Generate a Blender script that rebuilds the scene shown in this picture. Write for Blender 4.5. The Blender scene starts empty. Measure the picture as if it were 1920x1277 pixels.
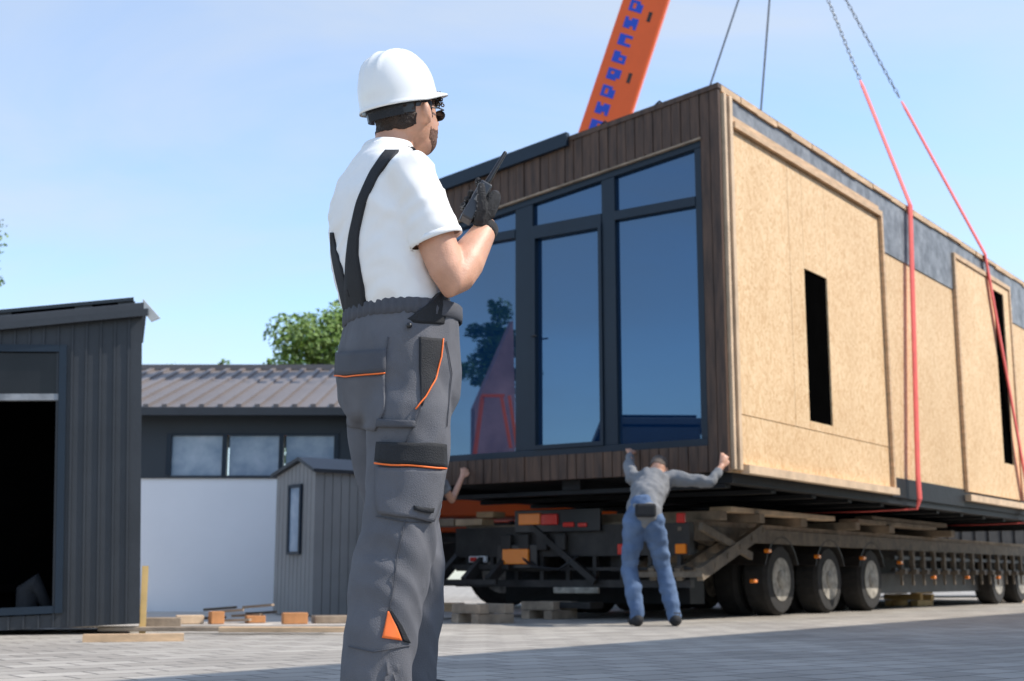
import bpy, bmesh, math, random, time
from mathutils import Vector, Matrix, noise
from mathutils.bvhtree import BVHTree
R = math.radians
sc = bpy.context.scene; col = sc.collection
F = 2500.0; TH = math.atan(447/2500); H = .38
CAM = Vector((0,0,H)); CT, ST = math.cos(TH), math.sin(TH)
random.seed(7)
def ray(px,py):
    x=(px-960)/F; y=(638.5-py)/F
    return Vector((x, CT-y*ST, ST+y*CT))
def at(px,py,Y):
    d=ray(px,py); return CAM+d*(Y/d.y)
def gnd(px,py):
    d=ray(px,py); return CAM+d*(-H/d.z)
# ------------------------------------------------------------------ materials
def mat(name,c,rough=.7,var=.15,scale=4,bump=0,bscale=60,metal=0,spec=.5,stretch=(1,1,1),sss=0,coat=0,c2=None,ior=None,tint=None):
    m=bpy.data.materials.new(name); m.use_nodes=True; nt=m.node_tree; N=nt.nodes; L=nt.links
    b=N['Principled BSDF']; tc=N.new('ShaderNodeTexCoord'); mp=N.new('ShaderNodeMapping')
    mp.inputs['Scale'].default_value=stretch
    L.new(tc.outputs['Object'],mp.inputs['Vector'])
    n=N.new('ShaderNodeTexNoise'); n.inputs['Scale'].default_value=scale; n.inputs['Detail'].default_value=8; n.inputs['Roughness'].default_value=.6
    L.new(mp.outputs[0],n.inputs['Vector'])
    cr=N.new('ShaderNodeValToRGB'); e=cr.color_ramp.elements
    if c2 is None: a=[max(0,v*(1-var)) for v in c]; d=[min(1,v*(1+var)) for v in c]
    else: a=c; d=c2
    e[0].position=.3; e[1].position=.7
    e[0].color=(*a,1); e[1].color=(*d,1)
    L.new(n.outputs['Fac'],cr.inputs[0]); L.new(cr.outputs[0],b.inputs['Base Color'])
    b.inputs['Roughness'].default_value=rough; b.inputs['Metallic'].default_value=metal
    b.inputs['Specular IOR Level'].default_value=spec
    if ior: b.inputs['IOR'].default_value=ior
    if tint: b.inputs['Specular Tint'].default_value=(*tint,1)
    if sss:
        b.inputs['Subsurface Weight'].default_value=sss; b.inputs['Subsurface Radius'].default_value=(.02,.008,.004); b.inputs['Subsurface Scale'].default_value=.5
    if coat: b.inputs['Coat Weight'].default_value=coat; b.inputs['Coat Roughness'].default_value=.1
    if bump:
        n2=N.new('ShaderNodeTexNoise'); n2.inputs['Scale'].default_value=bscale; n2.inputs['Detail'].default_value=4
        L.new(mp.outputs[0],n2.inputs['Vector'])
        bp=N.new('ShaderNodeBump'); bp.inputs['Strength'].default_value=bump; bp.inputs['Distance'].default_value=.01
        L.new(n2.outputs['Fac'],bp.inputs['Height']); L.new(bp.outputs[0],b.inputs['Normal'])
    m.diffuse_color=(*c,1)
    return m
def mat_osb(name,k=1):
    m=bpy.data.materials.new(name); m.use_nodes=True; nt=m.node_tree; N=nt.nodes; L=nt.links
    b=N['Principled BSDF']; tc=N.new('ShaderNodeTexCoord')
    mp=N.new('ShaderNodeMapping'); mp.inputs['Scale'].default_value=(1,1,.6)
    L.new(tc.outputs['Object'],mp.inputs['Vector'])
    nz=N.new('ShaderNodeTexNoise'); nz.inputs['Scale'].default_value=12; L.new(mp.outputs[0],nz.inputs['Vector'])
    mx=N.new('ShaderNodeMixRGB'); mx.inputs[0].default_value=.15; L.new(mp.outputs[0],mx.inputs[1]); L.new(nz.outputs['Color'],mx.inputs[2])
    v=N.new('ShaderNodeTexVoronoi'); v.inputs['Scale'].default_value=55; L.new(mx.outputs[0],v.inputs['Vector'])
    sep=N.new('ShaderNodeSeparateColor'); L.new(v.outputs['Color'],sep.inputs[0])
    cr=N.new('ShaderNodeValToRGB'); e=cr.color_ramp.elements
    e[0].position=0; e[0].color=(.70*k,.44*k,.22*k,1); e[1].position=1; e[1].color=(.90*k,.67*k,.41*k,1)
    x=cr.color_ramp.elements.new(.4); x.color=(.82*k,.57*k,.32*k,1)
    L.new(sep.outputs[0],cr.inputs[0])
    n2=N.new('ShaderNodeTexNoise'); n2.inputs['Scale'].default_value=1.1; n2.inputs['Detail'].default_value=6; L.new(tc.outputs['Object'],n2.inputs['Vector'])
    r2=N.new('ShaderNodeValToRGB'); r2.color_ramp.elements[0].position=.3; r2.color_ramp.elements[0].color=(.88,.85,.81,1); r2.color_ramp.elements[1].position=.65; r2.color_ramp.elements[1].color=(1,1,1,1)
    L.new(n2.outputs['Fac'],r2.inputs[0])
    mu=N.new('ShaderNodeMixRGB'); mu.blend_type='MULTIPLY'; mu.inputs[0].default_value=1
    L.new(cr.outputs[0],mu.inputs[1]); L.new(r2.outputs[0],mu.inputs[2]); L.new(mu.outputs[0],b.inputs['Base Color'])
    b.inputs['Roughness'].default_value=.75
    bp=N.new('ShaderNodeBump'); bp.inputs['Strength'].default_value=.15; bp.inputs['Distance'].default_value=.003
    L.new(sep.outputs[1],bp.inputs['Height']); L.new(bp.outputs[0],b.inputs['Normal'])
    return m
def mat_pavers(name):
    m=bpy.data.materials.new(name); m.use_nodes=True; nt=m.node_tree; N=nt.nodes; L=nt.links
    b=N['Principled BSDF']; tc=N.new('ShaderNodeTexCoord'); mp=N.new('ShaderNodeMapping'); mp.inputs['Rotation'].default_value=(0,0,R(-38))
    L.new(tc.outputs['Object'],mp.inputs['Vector'])
    br=N.new('ShaderNodeTexBrick'); br.inputs['Scale'].default_value=1; br.inputs['Brick Width'].default_value=.3; br.inputs['Row Height'].default_value=.2
    br.inputs['Mortar Size'].default_value=.008; br.inputs['Mortar Smooth'].default_value=.3; br.inputs['Bias'].default_value=0
    br.inputs['Color1'].default_value=(.33,.305,.27,1); br.inputs['Color2'].default_value=(.46,.43,.385,1); br.inputs['Mortar'].default_value=(.13,.12,.11,1)
    L.new(mp.outputs[0],br.inputs['Vector'])
    n=N.new('ShaderNodeTexNoise'); n.inputs['Scale'].default_value=.7; n.inputs['Detail'].default_value=9; n.inputs['Roughness'].default_value=.65
    L.new(tc.outputs['Object'],n.inputs['Vector'])
    r=N.new('ShaderNodeValToRGB'); r.color_ramp.elements[0].position=.3; r.color_ramp.elements[0].color=(.70,.68,.66,1); r.color_ramp.elements[1].position=.7; r.color_ramp.elements[1].color=(1.1,1.08,1.04,1)
    L.new(n.outputs['Fac'],r.inputs[0])
    mu=N.new('ShaderNodeMixRGB'); mu.blend_type='MULTIPLY'; mu.inputs[0].default_value=1
    L.new(br.outputs['Color'],mu.inputs[1]); L.new(r.outputs[0],mu.inputs[2]); L.new(mu.outputs[0],b.inputs['Base Color'])
    b.inputs['Roughness'].default_value=.85
    n3=N.new('ShaderNodeTexNoise'); n3.inputs['Scale'].default_value=40; L.new(tc.outputs['Object'],n3.inputs['Vector'])
    ad=N.new('ShaderNodeMath'); ad.operation='MULTIPLY_ADD'; ad.inputs[1].default_value=-1.5; L.new(br.outputs['Fac'],ad.inputs[0]); L.new(n3.outputs['Fac'],ad.inputs[2])
    bp=N.new('ShaderNodeBump'); bp.inputs['Strength'].default_value=.5; bp.inputs['Distance'].default_value=.006
    L.new(ad.outputs[0],bp.inputs['Height']); L.new(bp.outputs[0],b.inputs['Normal'])
    return m
M=dict(
 pavers=mat_pavers('pavers'), concrete=mat('pale_concrete',(.50,.45,.39),.9,.2,1.5,.4,40),
 osb=mat_osb('osb'), osb2=mat_osb('osb_back',.95), lumber=mat('lumber',(.62,.42,.25),.75,.25,5,.3,50,stretch=(1,1,4)),
 lumber_l=mat('pale_lumber',(.68,.50,.33),.75,.2,5,.3,50), dirtywood=mat('weathered_timber',(.30,.23,.165),.85,.4,5,.4,40),
 brown=mat('brown_cladding',(.034,.018,.011),.6,.55,5,.4,50,stretch=(4,4,.5),c2=(.115,.062,.036)),
 membrane=mat('grey_membrane',(.085,.095,.11),.6,.3,5,.7,14,c2=(.30,.32,.34)), blackm=mat('black_membrane',(.010,.011,.013),.6,.3,6,.3,20,spec=.3),
 frame=mat('navy_frame',(.008,.018,.032),.4,.1,spec=.35), void=mat('dark_void',(.002,.002,.002),1,.2,spec=0),  # void: near-black colour paints in the shade of openings and interiors
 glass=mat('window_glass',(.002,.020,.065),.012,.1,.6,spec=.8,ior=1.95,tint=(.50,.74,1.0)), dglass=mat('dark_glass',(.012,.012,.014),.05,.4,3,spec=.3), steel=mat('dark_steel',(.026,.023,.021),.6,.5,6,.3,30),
 rust=mat('dusty_steel',(.09,.072,.055),.75,.5,7,.4,25,c2=(.24,.19,.135)), tyre=mat('tyre_rubber',(.028,.026,.024),.85,.4,8,.3,40),
 rim=mat('wheel_rim',(.34,.31,.26),.6,.6,10), orange=mat('crane_orange',(.95,.125,.008),.4,.06,2), blue=mat('blue_lettering',(.01,.07,.55),.4,.05),
 amber=mat('amber_lens',(.95,.25,.02),.2,.1), red=mat('red_lens',(.65,.03,.02),.25,.1), white=mat('white_paint',(.7,.7,.7),.5,.05),
 strap=mat('red_webbing',(.85,.13,.11),.7,.10,8,.2,80), chain=mat('galvanised_chain',(.16,.18,.20),.5,.1,metal=.3), cable=mat('steel_cable',(.14,.16,.19),.5,.1),
 char=mat('charcoal_cladding',(.024,.028,.034),.5,.25,2,.15,30), char2=mat('graphite_sheet',(.035,.038,.044),.45,.2,3),
 roofb=mat('brown_grey_sheet_roof',(.165,.142,.132),.5,.12,1), greyclad=mat('grey_cladding',(.24,.235,.23),.6,.12,2), wallw=mat('white_render',(.85,.85,.86),.4,.05,.5), dwall=mat('dark_wall',(.030,.040,.050),.6,.15,1),
 leaf=mat('leaf',(.05,.11,.015),.6,.5,.9,c2=(.19,.30,.045)), bark=mat('bark',(.07,.05,.035),.9,.3,8,.6,20),
 helmet=mat('white_helmet',(.83,.83,.81),.3,.02,2,coat=.3), black=mat('black_fabric',(.014,.015,.018),.8,.2,20,.35,300), plastic=mat('black_plastic',(.014,.014,.016),.35,.1),
 radio=mat('radio_plastic',(.035,.037,.042),.3,.1),
 shirt=mat('white_cotton',(.85,.84,.82),.85,.02,5,.12,400), trouser=mat('grey_workwear',(.112,.113,.126),.8,.14,9,.4,420), trouser_d=mat('dark_grey_workwear',(.072,.074,.086),.8,.12,9,.35,420),
 piping=mat('orange_piping',(.95,.18,.03),.6,.05), skin=mat('skin',(.60,.32,.21),.5,.14,14,.14,220,sss=.12), hair=mat('dark_hair',(.030,.015,.008),.6,.4,60,.8,220,stretch=(1,1,.5)),
 beard=mat('short_beard',(.07,.032,.018),.7,.3,160,.8,300,c2=(.26,.125,.08)),
 glove=mat('knit_glove',(.022,.022,.024),.85,.3,30,.8,260), dots=mat('glove_dots',(.22,.22,.22),.6,.1),
 jeans=mat('blue_denim',(.045,.085,.17),.85,.3,4,.3,60,c2=(.13,.20,.33)), gshirt=mat('grey_jersey',(.15,.155,.165),.85,.15,5,.2,60,c2=(.23,.235,.245)), ghair=mat('brown_grey_hair',(.13,.10,.08),.8,.5,30),
 foam=mat('pale_foam',(.65,.63,.58),.8,.1), yellow=mat('yellow_pine',(.68,.46,.18),.75,.15,6), brick=mat('orange_brick',(.55,.25,.10),.85,.2,8), solar=mat('solar_glass',(.008,.010,.014),.15,.1), redroof=mat('red_sheet',(.40,.20,.19),.6,.45,1.5),
 wglass=mat('pale_glass',(.12,.20,.30),.1,.5,2,c2=(.45,.52,.60)),
)
# ------------------------------------------------------------------ helpers
WM={}
def tag(o,label=None,cat=None,group=None,kind=None):
    if label: o['label']=label
    if cat: o['category']=cat
    if group: o['group']=group
    if kind: o['kind']=kind
    return o
def empty(name,loc,rz,label,cat,group=None):
    o=bpy.data.objects.new(name,None); col.objects.link(o); o.location=loc; o.rotation_euler=(0,0,rz); o.empty_display_size=.2
    WM[o.name]=Matrix.Translation(Vector(loc))@Matrix.Rotation(rz,4,'Z'); return tag(o,label,cat,group)
def link(name,me,m,parent=None,smooth=False):
    o=bpy.data.objects.new(name,me); col.objects.link(o)
    if m: 
        me.materials.clear(); me.materials.append(m)
    if parent: o.parent=parent; WM[o.name]=WM[parent.name]
    else: WM[o.name]=Matrix()
    if smooth: me.polygons.foreach_set('use_smooth',[True]*len(me.polygons))
    return o
class MB:
    def __init__(s): s.bm=bmesh.new()
    def box(s,a,b,mtx=None):
        vs=[s.bm.verts.new(Vector((x,y,z)) if mtx is None else mtx@Vector((x,y,z))) for x in (a[0],b[0]) for y in (a[1],b[1]) for z in (a[2],b[2])]
        for f in ((0,1,3,2),(4,6,7,5),(0,4,5,1),(2,3,7,6),(0,2,6,4),(1,5,7,3)): s.bm.faces.new([vs[i] for i in f])
        return s
    def prism(s,pts,off):
        off=Vector(off); a=[s.bm.verts.new(Vector(p)) for p in pts]; b=[s.bm.verts.new(Vector(p)+off) for p in pts]; n=len(pts)
        s.bm.faces.new(a); s.bm.faces.new(b[::-1])
        for i in range(n): s.bm.faces.new((a[i],b[i],b[(i+1)%n],a[(i+1)%n]))
        return s
    def beam(s,p0,p1,w,h,up=(0,0,1)):
        p0=Vector(p0);p1=Vector(p1); d=(p1-p0); l=d.length; d.normalize(); u=Vector(up)
        sd=d.cross(u)
        if sd.length<1e-4: sd=d.cross(Vector((1,0,0)))
        sd.normalize(); u=sd.cross(d)
        mt=Matrix((( d.x,sd.x,u.x,p0.x),(d.y,sd.y,u.y,p0.y),(d.z,sd.z,u.z,p0.z),(0,0,0,1)))
        return s.box((0,-w/2,-h/2),(l,w/2,h/2),mt)
    def rings(s,rs,cap=True):
        vr=[[s.bm.verts.new(p) for p in r] for r in rs]; n=len(vr[0])
        for a,b in zip(vr,vr[1:]):
            for i in range(n): s.bm.faces.new((a[i],a[(i+1)%n],b[(i+1)%n],b[i]))
        if cap: s.bm.faces.new(vr[0][::-1]); s.bm.faces.new(vr[-1])
        return s
    def tube(s,pts,rad,n=12,cap=True,flat=1.0,flatdir=None):
        pts=[Vector(p) for p in pts]
        if not hasattr(rad,'__len__'): rad=[rad]*len(pts)
        P=list(pts); Rr=list(rad)
        if cap=='round':
            d0=(pts[0]-pts[1]).normalized(); d1=(pts[-1]-pts[-2]).normalized()
            P=[pts[0]+d0*rad[0]*.95,pts[0]+d0*rad[0]*.6]+P+[pts[-1]+d1*rad[-1]*.6,pts[-1]+d1*rad[-1]*.95]
            Rr=[rad[0]*.25,rad[0]*.78]+Rr+[rad[-1]*.78,rad[-1]*.25]
        t=(P[1]-P[0]).normalized(); u=t.orthogonal().normalized()
        if flatdir is not None: 
            u=Vector(flatdir); u=(u-t*u.dot(t)).normalized()
        rs=[]
        for i,p in enumerate(P):
            if i==0: tt=(P[1]-P[0])
            elif i==len(P)-1: tt=P[-1]-P[-2]
            else: tt=(P[i+1]-P[i]).normalized()+(P[i]-P[i-1]).normalized()
            tt.normalize(); u=(u-tt*u.dot(tt)).normalized(); v=tt.cross(u)
            rs.append([p+u*(math.cos(2*math.pi*k/n)*Rr[i]*flat)+v*(math.sin(2*math.pi*k/n)*Rr[i]) for k in range(n)])
        return s.rings(rs,bool(cap))
    def ball(s,c,r,mtx=None,seg=20):
        c=Vector(c); 
        if not hasattr(r,'__len__'): r=(r,r,r)
        rs=[]
        for i in range(1,seg//2):
            th=math.pi*i/(seg//2)
            q=[Vector((r[0]*math.sin(th)*math.cos(2*math.pi*k/seg),r[1]*math.sin(th)*math.sin(2*math.pi*k/seg),r[2]*math.cos(th))) for k in range(seg)]
            rs.append([(mtx@(c+p)) if mtx else c+p for p in q])
        return s.rings(rs[::-1])
    def mesh(s,name='m'):
        bmesh.ops.recalc_face_normals(s.bm,faces=s.bm.faces); me=bpy.data.meshes.new(name); s.bm.to_mesh(me); s.bm.free(); return me
    def build(s,name,m,parent=None,world=False,smooth=False,bevel=0):
        me=s.mesh(name)
        if world and parent: me.transform(WM[parent.name].inverted())
        o=link(name,me,m,parent,smooth)
        if bevel:
            b=o.modifiers.new('b','BEVEL'); b.width=bevel; b.segments=2; b.limit_method='ANGLE'
        return o
def remesh(me,vox,it=4):
    o=bpy.data.objects.new('t',me); col.objects.link(o)
    r=o.modifiers.new('r','REMESH'); r.mode='VOXEL'; r.voxel_size=vox
    if it: s=o.modifiers.new('s','SMOOTH'); s.factor=.5; s.iterations=it
    bpy.context.view_layer.update(); dg=bpy.context.evaluated_depsgraph_get()
    out=bpy.data.meshes.new_from_object(o.evaluated_get(dg)); bpy.data.objects.remove(o); return out
def relax(me,it):
    bm=bmesh.new(); bm.from_mesh(me)
    for _ in range(it): bmesh.ops.smooth_vert(bm,verts=bm.verts,factor=.5,use_axis_x=True,use_axis_y=True,use_axis_z=True)
    bm.to_mesh(me); bm.free()
def bvh(me,mtx=None):
    vs=[(mtx@v.co) if mtx else v.co.copy() for v in me.vertices]
    return BVHTree.FromPolygons(vs,[tuple(p.vertices) for p in me.polygons])
def cast(b,px,py):
    h=b.ray_cast(CAM,ray(px,py).normalized())
    if h[0] is None:
        g=CAM+ray(px,py).normalized()*3.75
        h=b.find_nearest(g)
    return h[0],h[1]
def patch(b,left,right,name,m,parent,off=.003,th=.004,nu=8,nv=14,it=0):
    """cloth piece that lies on a surface, between two edge polylines"""
    def lerp(pl,t):
        f=t*(len(pl)-1); i=min(int(f),len(pl)-2); f-=i
        return (pl[i][0]*(1-f)+pl[i+1][0]*f, pl[i][1]*(1-f)+pl[i+1][1]*f)
    G=[]
    for j in range(nv+1):
        a=lerp(left,j/nv); c=lerp(right,j/nv); row=[]
        for i in range(nu+1):
            t=i/nu; p,n=cast(b,a[0]*(1-t)+c[0]*t,a[1]*(1-t)+c[1]*t)
            if n.dot(p-CAM)>0: n=-n
            row.append((p+n*(off+th),p-n*.004))
        G.append(row)
    for _ in range(it):
        G2=[[None]*(nu+1) for _ in range(nv+1)]
        for j in range(nv+1):
            for i in range(nu+1):
                j0,j1=(j-1,j+1) if 0<j<nv else (j,j); i0,i1=(i-1,i+1) if 0<i<nu else (i,i)
                G2[j][i]=tuple(G[j][i][k]*.4+(G[j0][i][k]+G[j1][i][k]+G[j][i0][k]+G[j][i1][k])*.15 for k in (0,1))
        G=G2
    bm=bmesh.new(); top=[[bm.verts.new(p[0]) for p in r] for r in G]; bot=[[bm.verts.new(p[1]) for p in r] for r in G]
    for j in range(nv):
        for i in range(nu): bm.faces.new((top[j][i],top[j][i+1],top[j+1][i+1],top[j+1][i])).smooth=True
    for j in range(nv):
        bm.faces.new((top[j][0],top[j+1][0],bot[j+1][0],bot[j][0])); bm.faces.new((top[j][nu],bot[j][nu],bot[j+1][nu],top[j+1][nu]))
    for i in range(nu):
        bm.faces.new((top[0][i],bot[0][i],bot[0][i+1],top[0][i+1])); bm.faces.new((top[nv][i],top[nv][i+1],bot[nv][i+1],bot[nv][i]))
    bmesh.ops.recalc_face_normals(bm,faces=bm.faces)
    me=bpy.data.meshes.new(name); bm.to_mesh(me); bm.free(); me.transform(WM[parent.name].inverted())
    return link(name,me,m,parent,False)
def pipe_on(b,pts,name,m,parent,r=.0022,off=.006):
    P=[]
    for a,c in zip(pts,pts[1:]):
        for k in range(5): 
            t=k/5; P.append((a[0]*(1-t)+c[0]*t,a[1]*(1-t)+c[1]*t))
    P.append(pts[-1]); Q=[]
    for p in P:
        h,n=cast(b,*p); 
        if n.dot(h-CAM)>0: n=-n
        Q.append(h+n*off)
    return MB().tube(Q,r,8).build(name,m,parent,True,True)
def shell(me,pred,off,name,m,parent,nz=0,nf=60):
    bm=bmesh.new(); bm.from_mesh(me); bm.normal_update()
    bmesh.ops.delete(bm,geom=[f for f in bm.faces if not pred(f.calc_center_median())],context='FACES')
    for _ in range(4): bmesh.ops.smooth_vert(bm,verts=[v for v in bm.verts if v.is_boundary],factor=.5,use_axis_x=True,use_axis_y=True,use_axis_z=True)
    bm.normal_update()
    for v in bm.verts: v.co+=v.normal*(off+nz*noise.noise(v.co*nf))
    o=bpy.data.meshes.new(name); bm.to_mesh(o); bm.free(); ob=link(name,o,m,parent,True)
    s=ob.modifiers.new('s','SOLIDIFY'); s.thickness=off+.003; s.offset=-1
    return ob
def on_plane(Mx,px,py,axis,val):
    Mi=Mx.inverted(); o=Mi@CAM; d=Mi.to_3x3()@ray(px,py); t=(val-o[axis])/d[axis]; return o+d*t
# ------------------------------------------------------------------ ground
g=MB().box((-300,-100,-.3),(300,500,0)).build('ground',M['pavers']); tag(g,kind='structure')
g=MB().prism([(-9,10.3,0.004),(-1.0,10.9,0.004),(-.2,15.3,0.004),(-9,15.3,0.004)],(0,0,.012)).build('concrete_strip',M['concrete']); tag(g,kind='structure')
# ------------------------------------------------------------------ the module house
AX=R(54.5)
MH=empty('modular_house',(1.885,11.6,0),AX,'unfinished timber modular house with glazed end hanging from crane slings above the trailer','modular house')
MM=WM[MH.name]
def front(px,py): p=on_plane(MM,px,py,0,0); return p.y,p.z
def side(px,py): p=on_plane(MM,px,py,1,0); return p.x,p.z
zb=front(1368,884)[1]; zt=side(1345,158)[1]; W=3.6; LEN=13
a=front(1335,165); b_=front(835,347); RS=(a[1]-b_[1])/(b_[0]-a[0])
roofz=lambda w: zt-RS*w
p1=front(1298,283); p2=front(992,387); ms=(p1[1]-p2[1])/(p2[0]-p1[0]); headz=lambda w: p1[1]-ms*(w-p1[0])
wv=lambda px: front(px,600)[0]
cols_=[(wv(1312),wv(1158)),(wv(1133),wv(1002)),(wv(969),3.27)]
ztr=(front(1230,392)[1]); zwb=front(1230,829)[1]
fr=.065
w0=cols_[0][0]-fr; w1=cols_[2][1]+fr
MB().prism([(.06,.04,zb),(.06,W,zb),(.06,W,roofz(W)-.06),(.06,.04,roofz(.04)-.06)],(LEN-.06,0,0)).build('wall_core',M['blackm'],MH)
mb=MB(); bw=.098; y=-.02
while y<W:
    y2=min(y+bw-.007,W); xo=-.045-random.random()*.010
    def seg(z0,za,zb2):
        mb.prism([(xo,y,z0),(xo,y2,z0),(xo,y2,zb2),(xo,y,za)],(.05,0,0))
    if y2<=w0+.02 or y>=w1-.02: seg(zb,roofz(y)-.02,roofz(y2)-.02)
    else:
        seg(zb,zwb-fr-.0,zwb-fr-.0); seg(headz(y)+fr+.02,roofz(y)-.02,roofz(y2)-.02)
    y+=bw
mb.build('timber_cladding',M['brown'],MH)
mb=MB(); mb.prism([(-.065,w0-.02,headz(w0)+fr),(-.065,w1+.02,headz(w1)+fr),(-.065,w1+.02,headz(w1)+fr+.018),(-.065,w0-.02,headz(w0)+fr+.018)],(.1,0,0))
mb.build('window_head_trim',M['dirtywood'],MH)
mb=MB(); X0,X1=-.025,.05
def vert(ya,yb,z0): mb.prism([(X0,ya,z0),(X0,yb,z0),(X0,yb,headz(yb)+.0),(X0,ya,headz(ya)+.0)],(X1-X0,0,0))
vert(w0,cols_[0][0],zwb); vert(cols_[0][1],cols_[1][0],zwb); vert(cols_[1][1],cols_[2][0],zwb); vert(cols_[2][1],w1,zwb)
mb.box((X0-.004,w0,zwb-fr),(X1,w1,zwb))
mb.prism([(X0-.004,w0,headz(w0)),(X0-.004,w1,headz(w1)),(X0-.004,w1,headz(w1)+fr),(X0-.004,w0,headz(w0)+fr)],(X1-X0,0,0))
for ya,yb in cols_: mb.box((X0-.008,ya,ztr-.045),(X1,yb,ztr+.045))
wf=mb.build('window_frame',M['frame'],MH,bevel=.004)
for k,(ya,yb) in enumerate(cols_):
    if k==1:
        mb=MB(); 
        mb.box((X0-.02,ya,zwb),(X1-.01,ya+.035,ztr-.045)).box((X0-.02,yb-.035,zwb),(X1-.01,yb,ztr-.045)).box((X0-.02,ya+.035,zwb),(X1-.01,yb-.035,zwb+.04)).box((X0-.02,ya+.035,ztr-.09),(X1-.01,yb-.035,ztr-.045))
        mb.build('door_sash',M['frame'],wf)
        MB().tube([(X0-.02,yb-.02,zwb+1.1),(X0-.05,yb-.02,zwb+1.1),(X0-.05,yb-.08,zwb+1.1)],.008,8).build('door_handle',M['plastic'],wf)
    MB().box((.02,ya,zwb),(.03,yb,ztr-.045)).build('window_pane',M['glass'],wf)
    MB().prism([(.02,ya,ztr+.045),(.02,yb,ztr+.045),(.02,yb,headz(yb)),(.02,ya,headz(ya))],(.01,0,0)).build('window_pane',M['glass'],wf)
MB().prism([(-.06,-.03,zt-.05),(-.06,W+.05,roofz(W)-.05),(-.06,W+.05,roofz(W)+.0),(-.06,-.03,zt+.0)],(LEN+.06,0,0)).build('roof',M['brown'],MH)
wa=front(1072,258)[0]
MB().prism([(-.10,wa,roofz(wa)-.10),(-.10,W+.1,roofz(W+.1)-.10),(-.10,W+.1,roofz(W+.1)+.035),(-.10,wa,roofz(wa)+.035)],(.06,0,0)).build('black_fascia',M['frame'],MH)
for w in (.55,1.15,1.9): MB().tube([(-.02,w,roofz(w)-.02),(-.02,w+.05,roofz(w)+.03),(.0,w+.15,roofz(w)-.02)],.011,6).build('membrane_scrap',M['blackm'],MH)
# long side
MB().box((.02,0,zb+.0),(LEN,.04,zt-.055)).build('osb_wall',M['osb2'],MH)
zband=side(1645,466)[1]
MB().box((.19,-.012,zband),(LEN,0,zt-.06)).build('grey_membrane_band',M['membrane'],MH)
mb=MB(); x=.0
while x<LEN:
    x2=min(LEN,x+random.uniform(.25,.6)); mb.box((x,-.03-random.random()*.012,zt-.05-random.random()*.03),(x2-.004,.0,zt-.003-random.random()*.012)); x=x2
mb.build('top_batten',M['lumber'],MH)
for x0,x1,yy in ((.015,.06,-.05),(.115,.175,-.055)): MB().box((x0,yy,zb+.02),(x1,0,zt-.08)).build('corner_batten',M['lumber_l'],MH,bevel=.004)
MB().box((.062,-.03,zb+.02),(.113,0,zt-.08)).build('corner_insulation',M['dirtywood'],MH)
L1=side(1655,640)[0]; zp1=side(1375,236)[1]; zq1=side(1395,862)[1]
MB().box((.18,-.03,zp1),(L1,-.014,zp1+.07)).box((L1-.05,-.075,zq1-.05),(L1,-.001,zp1-.0)).box((.18,-.075,zp1-.06),(L1-.052,-.031,zp1+.0)).build('panel_batten',M['lumber'],MH)
MB().box((.2,-.10,zq1-.13),(L1+.03,-.01,zq1-.055)).build('bottom_beam',M['lumber_l'],MH)
Ls=side(1478,560)[0]; La=side(1508,650)[0]; Lb=side(1550,650)[0]; za=side(1508,507)[1]; zc=side(1519,790)[1]; zd=side(1500,803)[1]
def sheet(x0,z0,x1,z1,y0=-.032,y1=-.013,mt='osb'): MB().box((x0+.004,y0,z0+.004),(x1-.004,y1,z1-.004)).build('osb_sheet',M[mt],MH,bevel=.0015)
MB().box((.183,-.0128,zq1-.05),(L1-.05,-.0122,zp1-.06)).build('dark_opening_sheet',M['void'],MH)  # black sheet stands in for the unlit depth behind the opening
sheet(.185,zd,Ls,zp1-.06); sheet(Ls,zd,La,zp1-.06); sheet(La-.004,za,Lb+.004,zp1-.06); sheet(La-.004,zd,Lb+.004,zc); sheet(Lb,zd,L1-.05,zp1-.06); sheet(.185,zq1-.05,L1-.05,zd)
L2=side(1795,700)[0]; L3=side(1898,700)[0]; zp2=side(1790,487)[1]; zq2=side(1828,925)[1]
MB().box((L2,-.05,zq2),(L2+.06,-.001,zp2)).box((L3-.06,-.05,zq2),(L3,-.001,zp2)).box((L2,-.052,zp2),(L3,-.001,zp2+.06)).build('panel_batten',M['lumber'],MH)
Ld=side(1868,700)[0]; Le=side(1886,700)[0]; zf=side(1866,548)[1]; zg=side(1880,868)[1]
MB().box((L2+.06,-.0128,zq2),(L3-.06,-.0122,zp2)).build('dark_opening_sheet',M['void'],MH)  # same painted darkness behind the second panel's opening
sheet(L2+.06,zq2,Ld,zp2); sheet(Ld-.004,zf,Le+.004,zp2); sheet(Le,zq2,L3-.06,zp2); sheet(Ld-.004,zq2,Le+.004,zg)
MB().box((L2-.02,-.09,zq2-.12),(L3+.3,-.01,zq2-.04)).build('bottom_beam',M['lumber_l'],MH)
MB().box((L1+.04,-.012,zb-.02),(LEN,-.0015,zb+.2)).build('black_membrane_skirt',M['blackm'],MH)
mb=MB()
mb.box((.1,.02,zb-.09),(LEN,.16,zb-.001)).box((.1,W-.3,zb-.09),(LEN,W-.1,zb-.001)).box((.1,1.6,zb-.09),(LEN,1.8,zb-.001))
for k in range(14): mb.box((.12+k*.95,.1,zb-.13),(.22+k*.95,W-.1,zb-.092))
mb.build('floor_frame',M['blackm'],MH)
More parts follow.
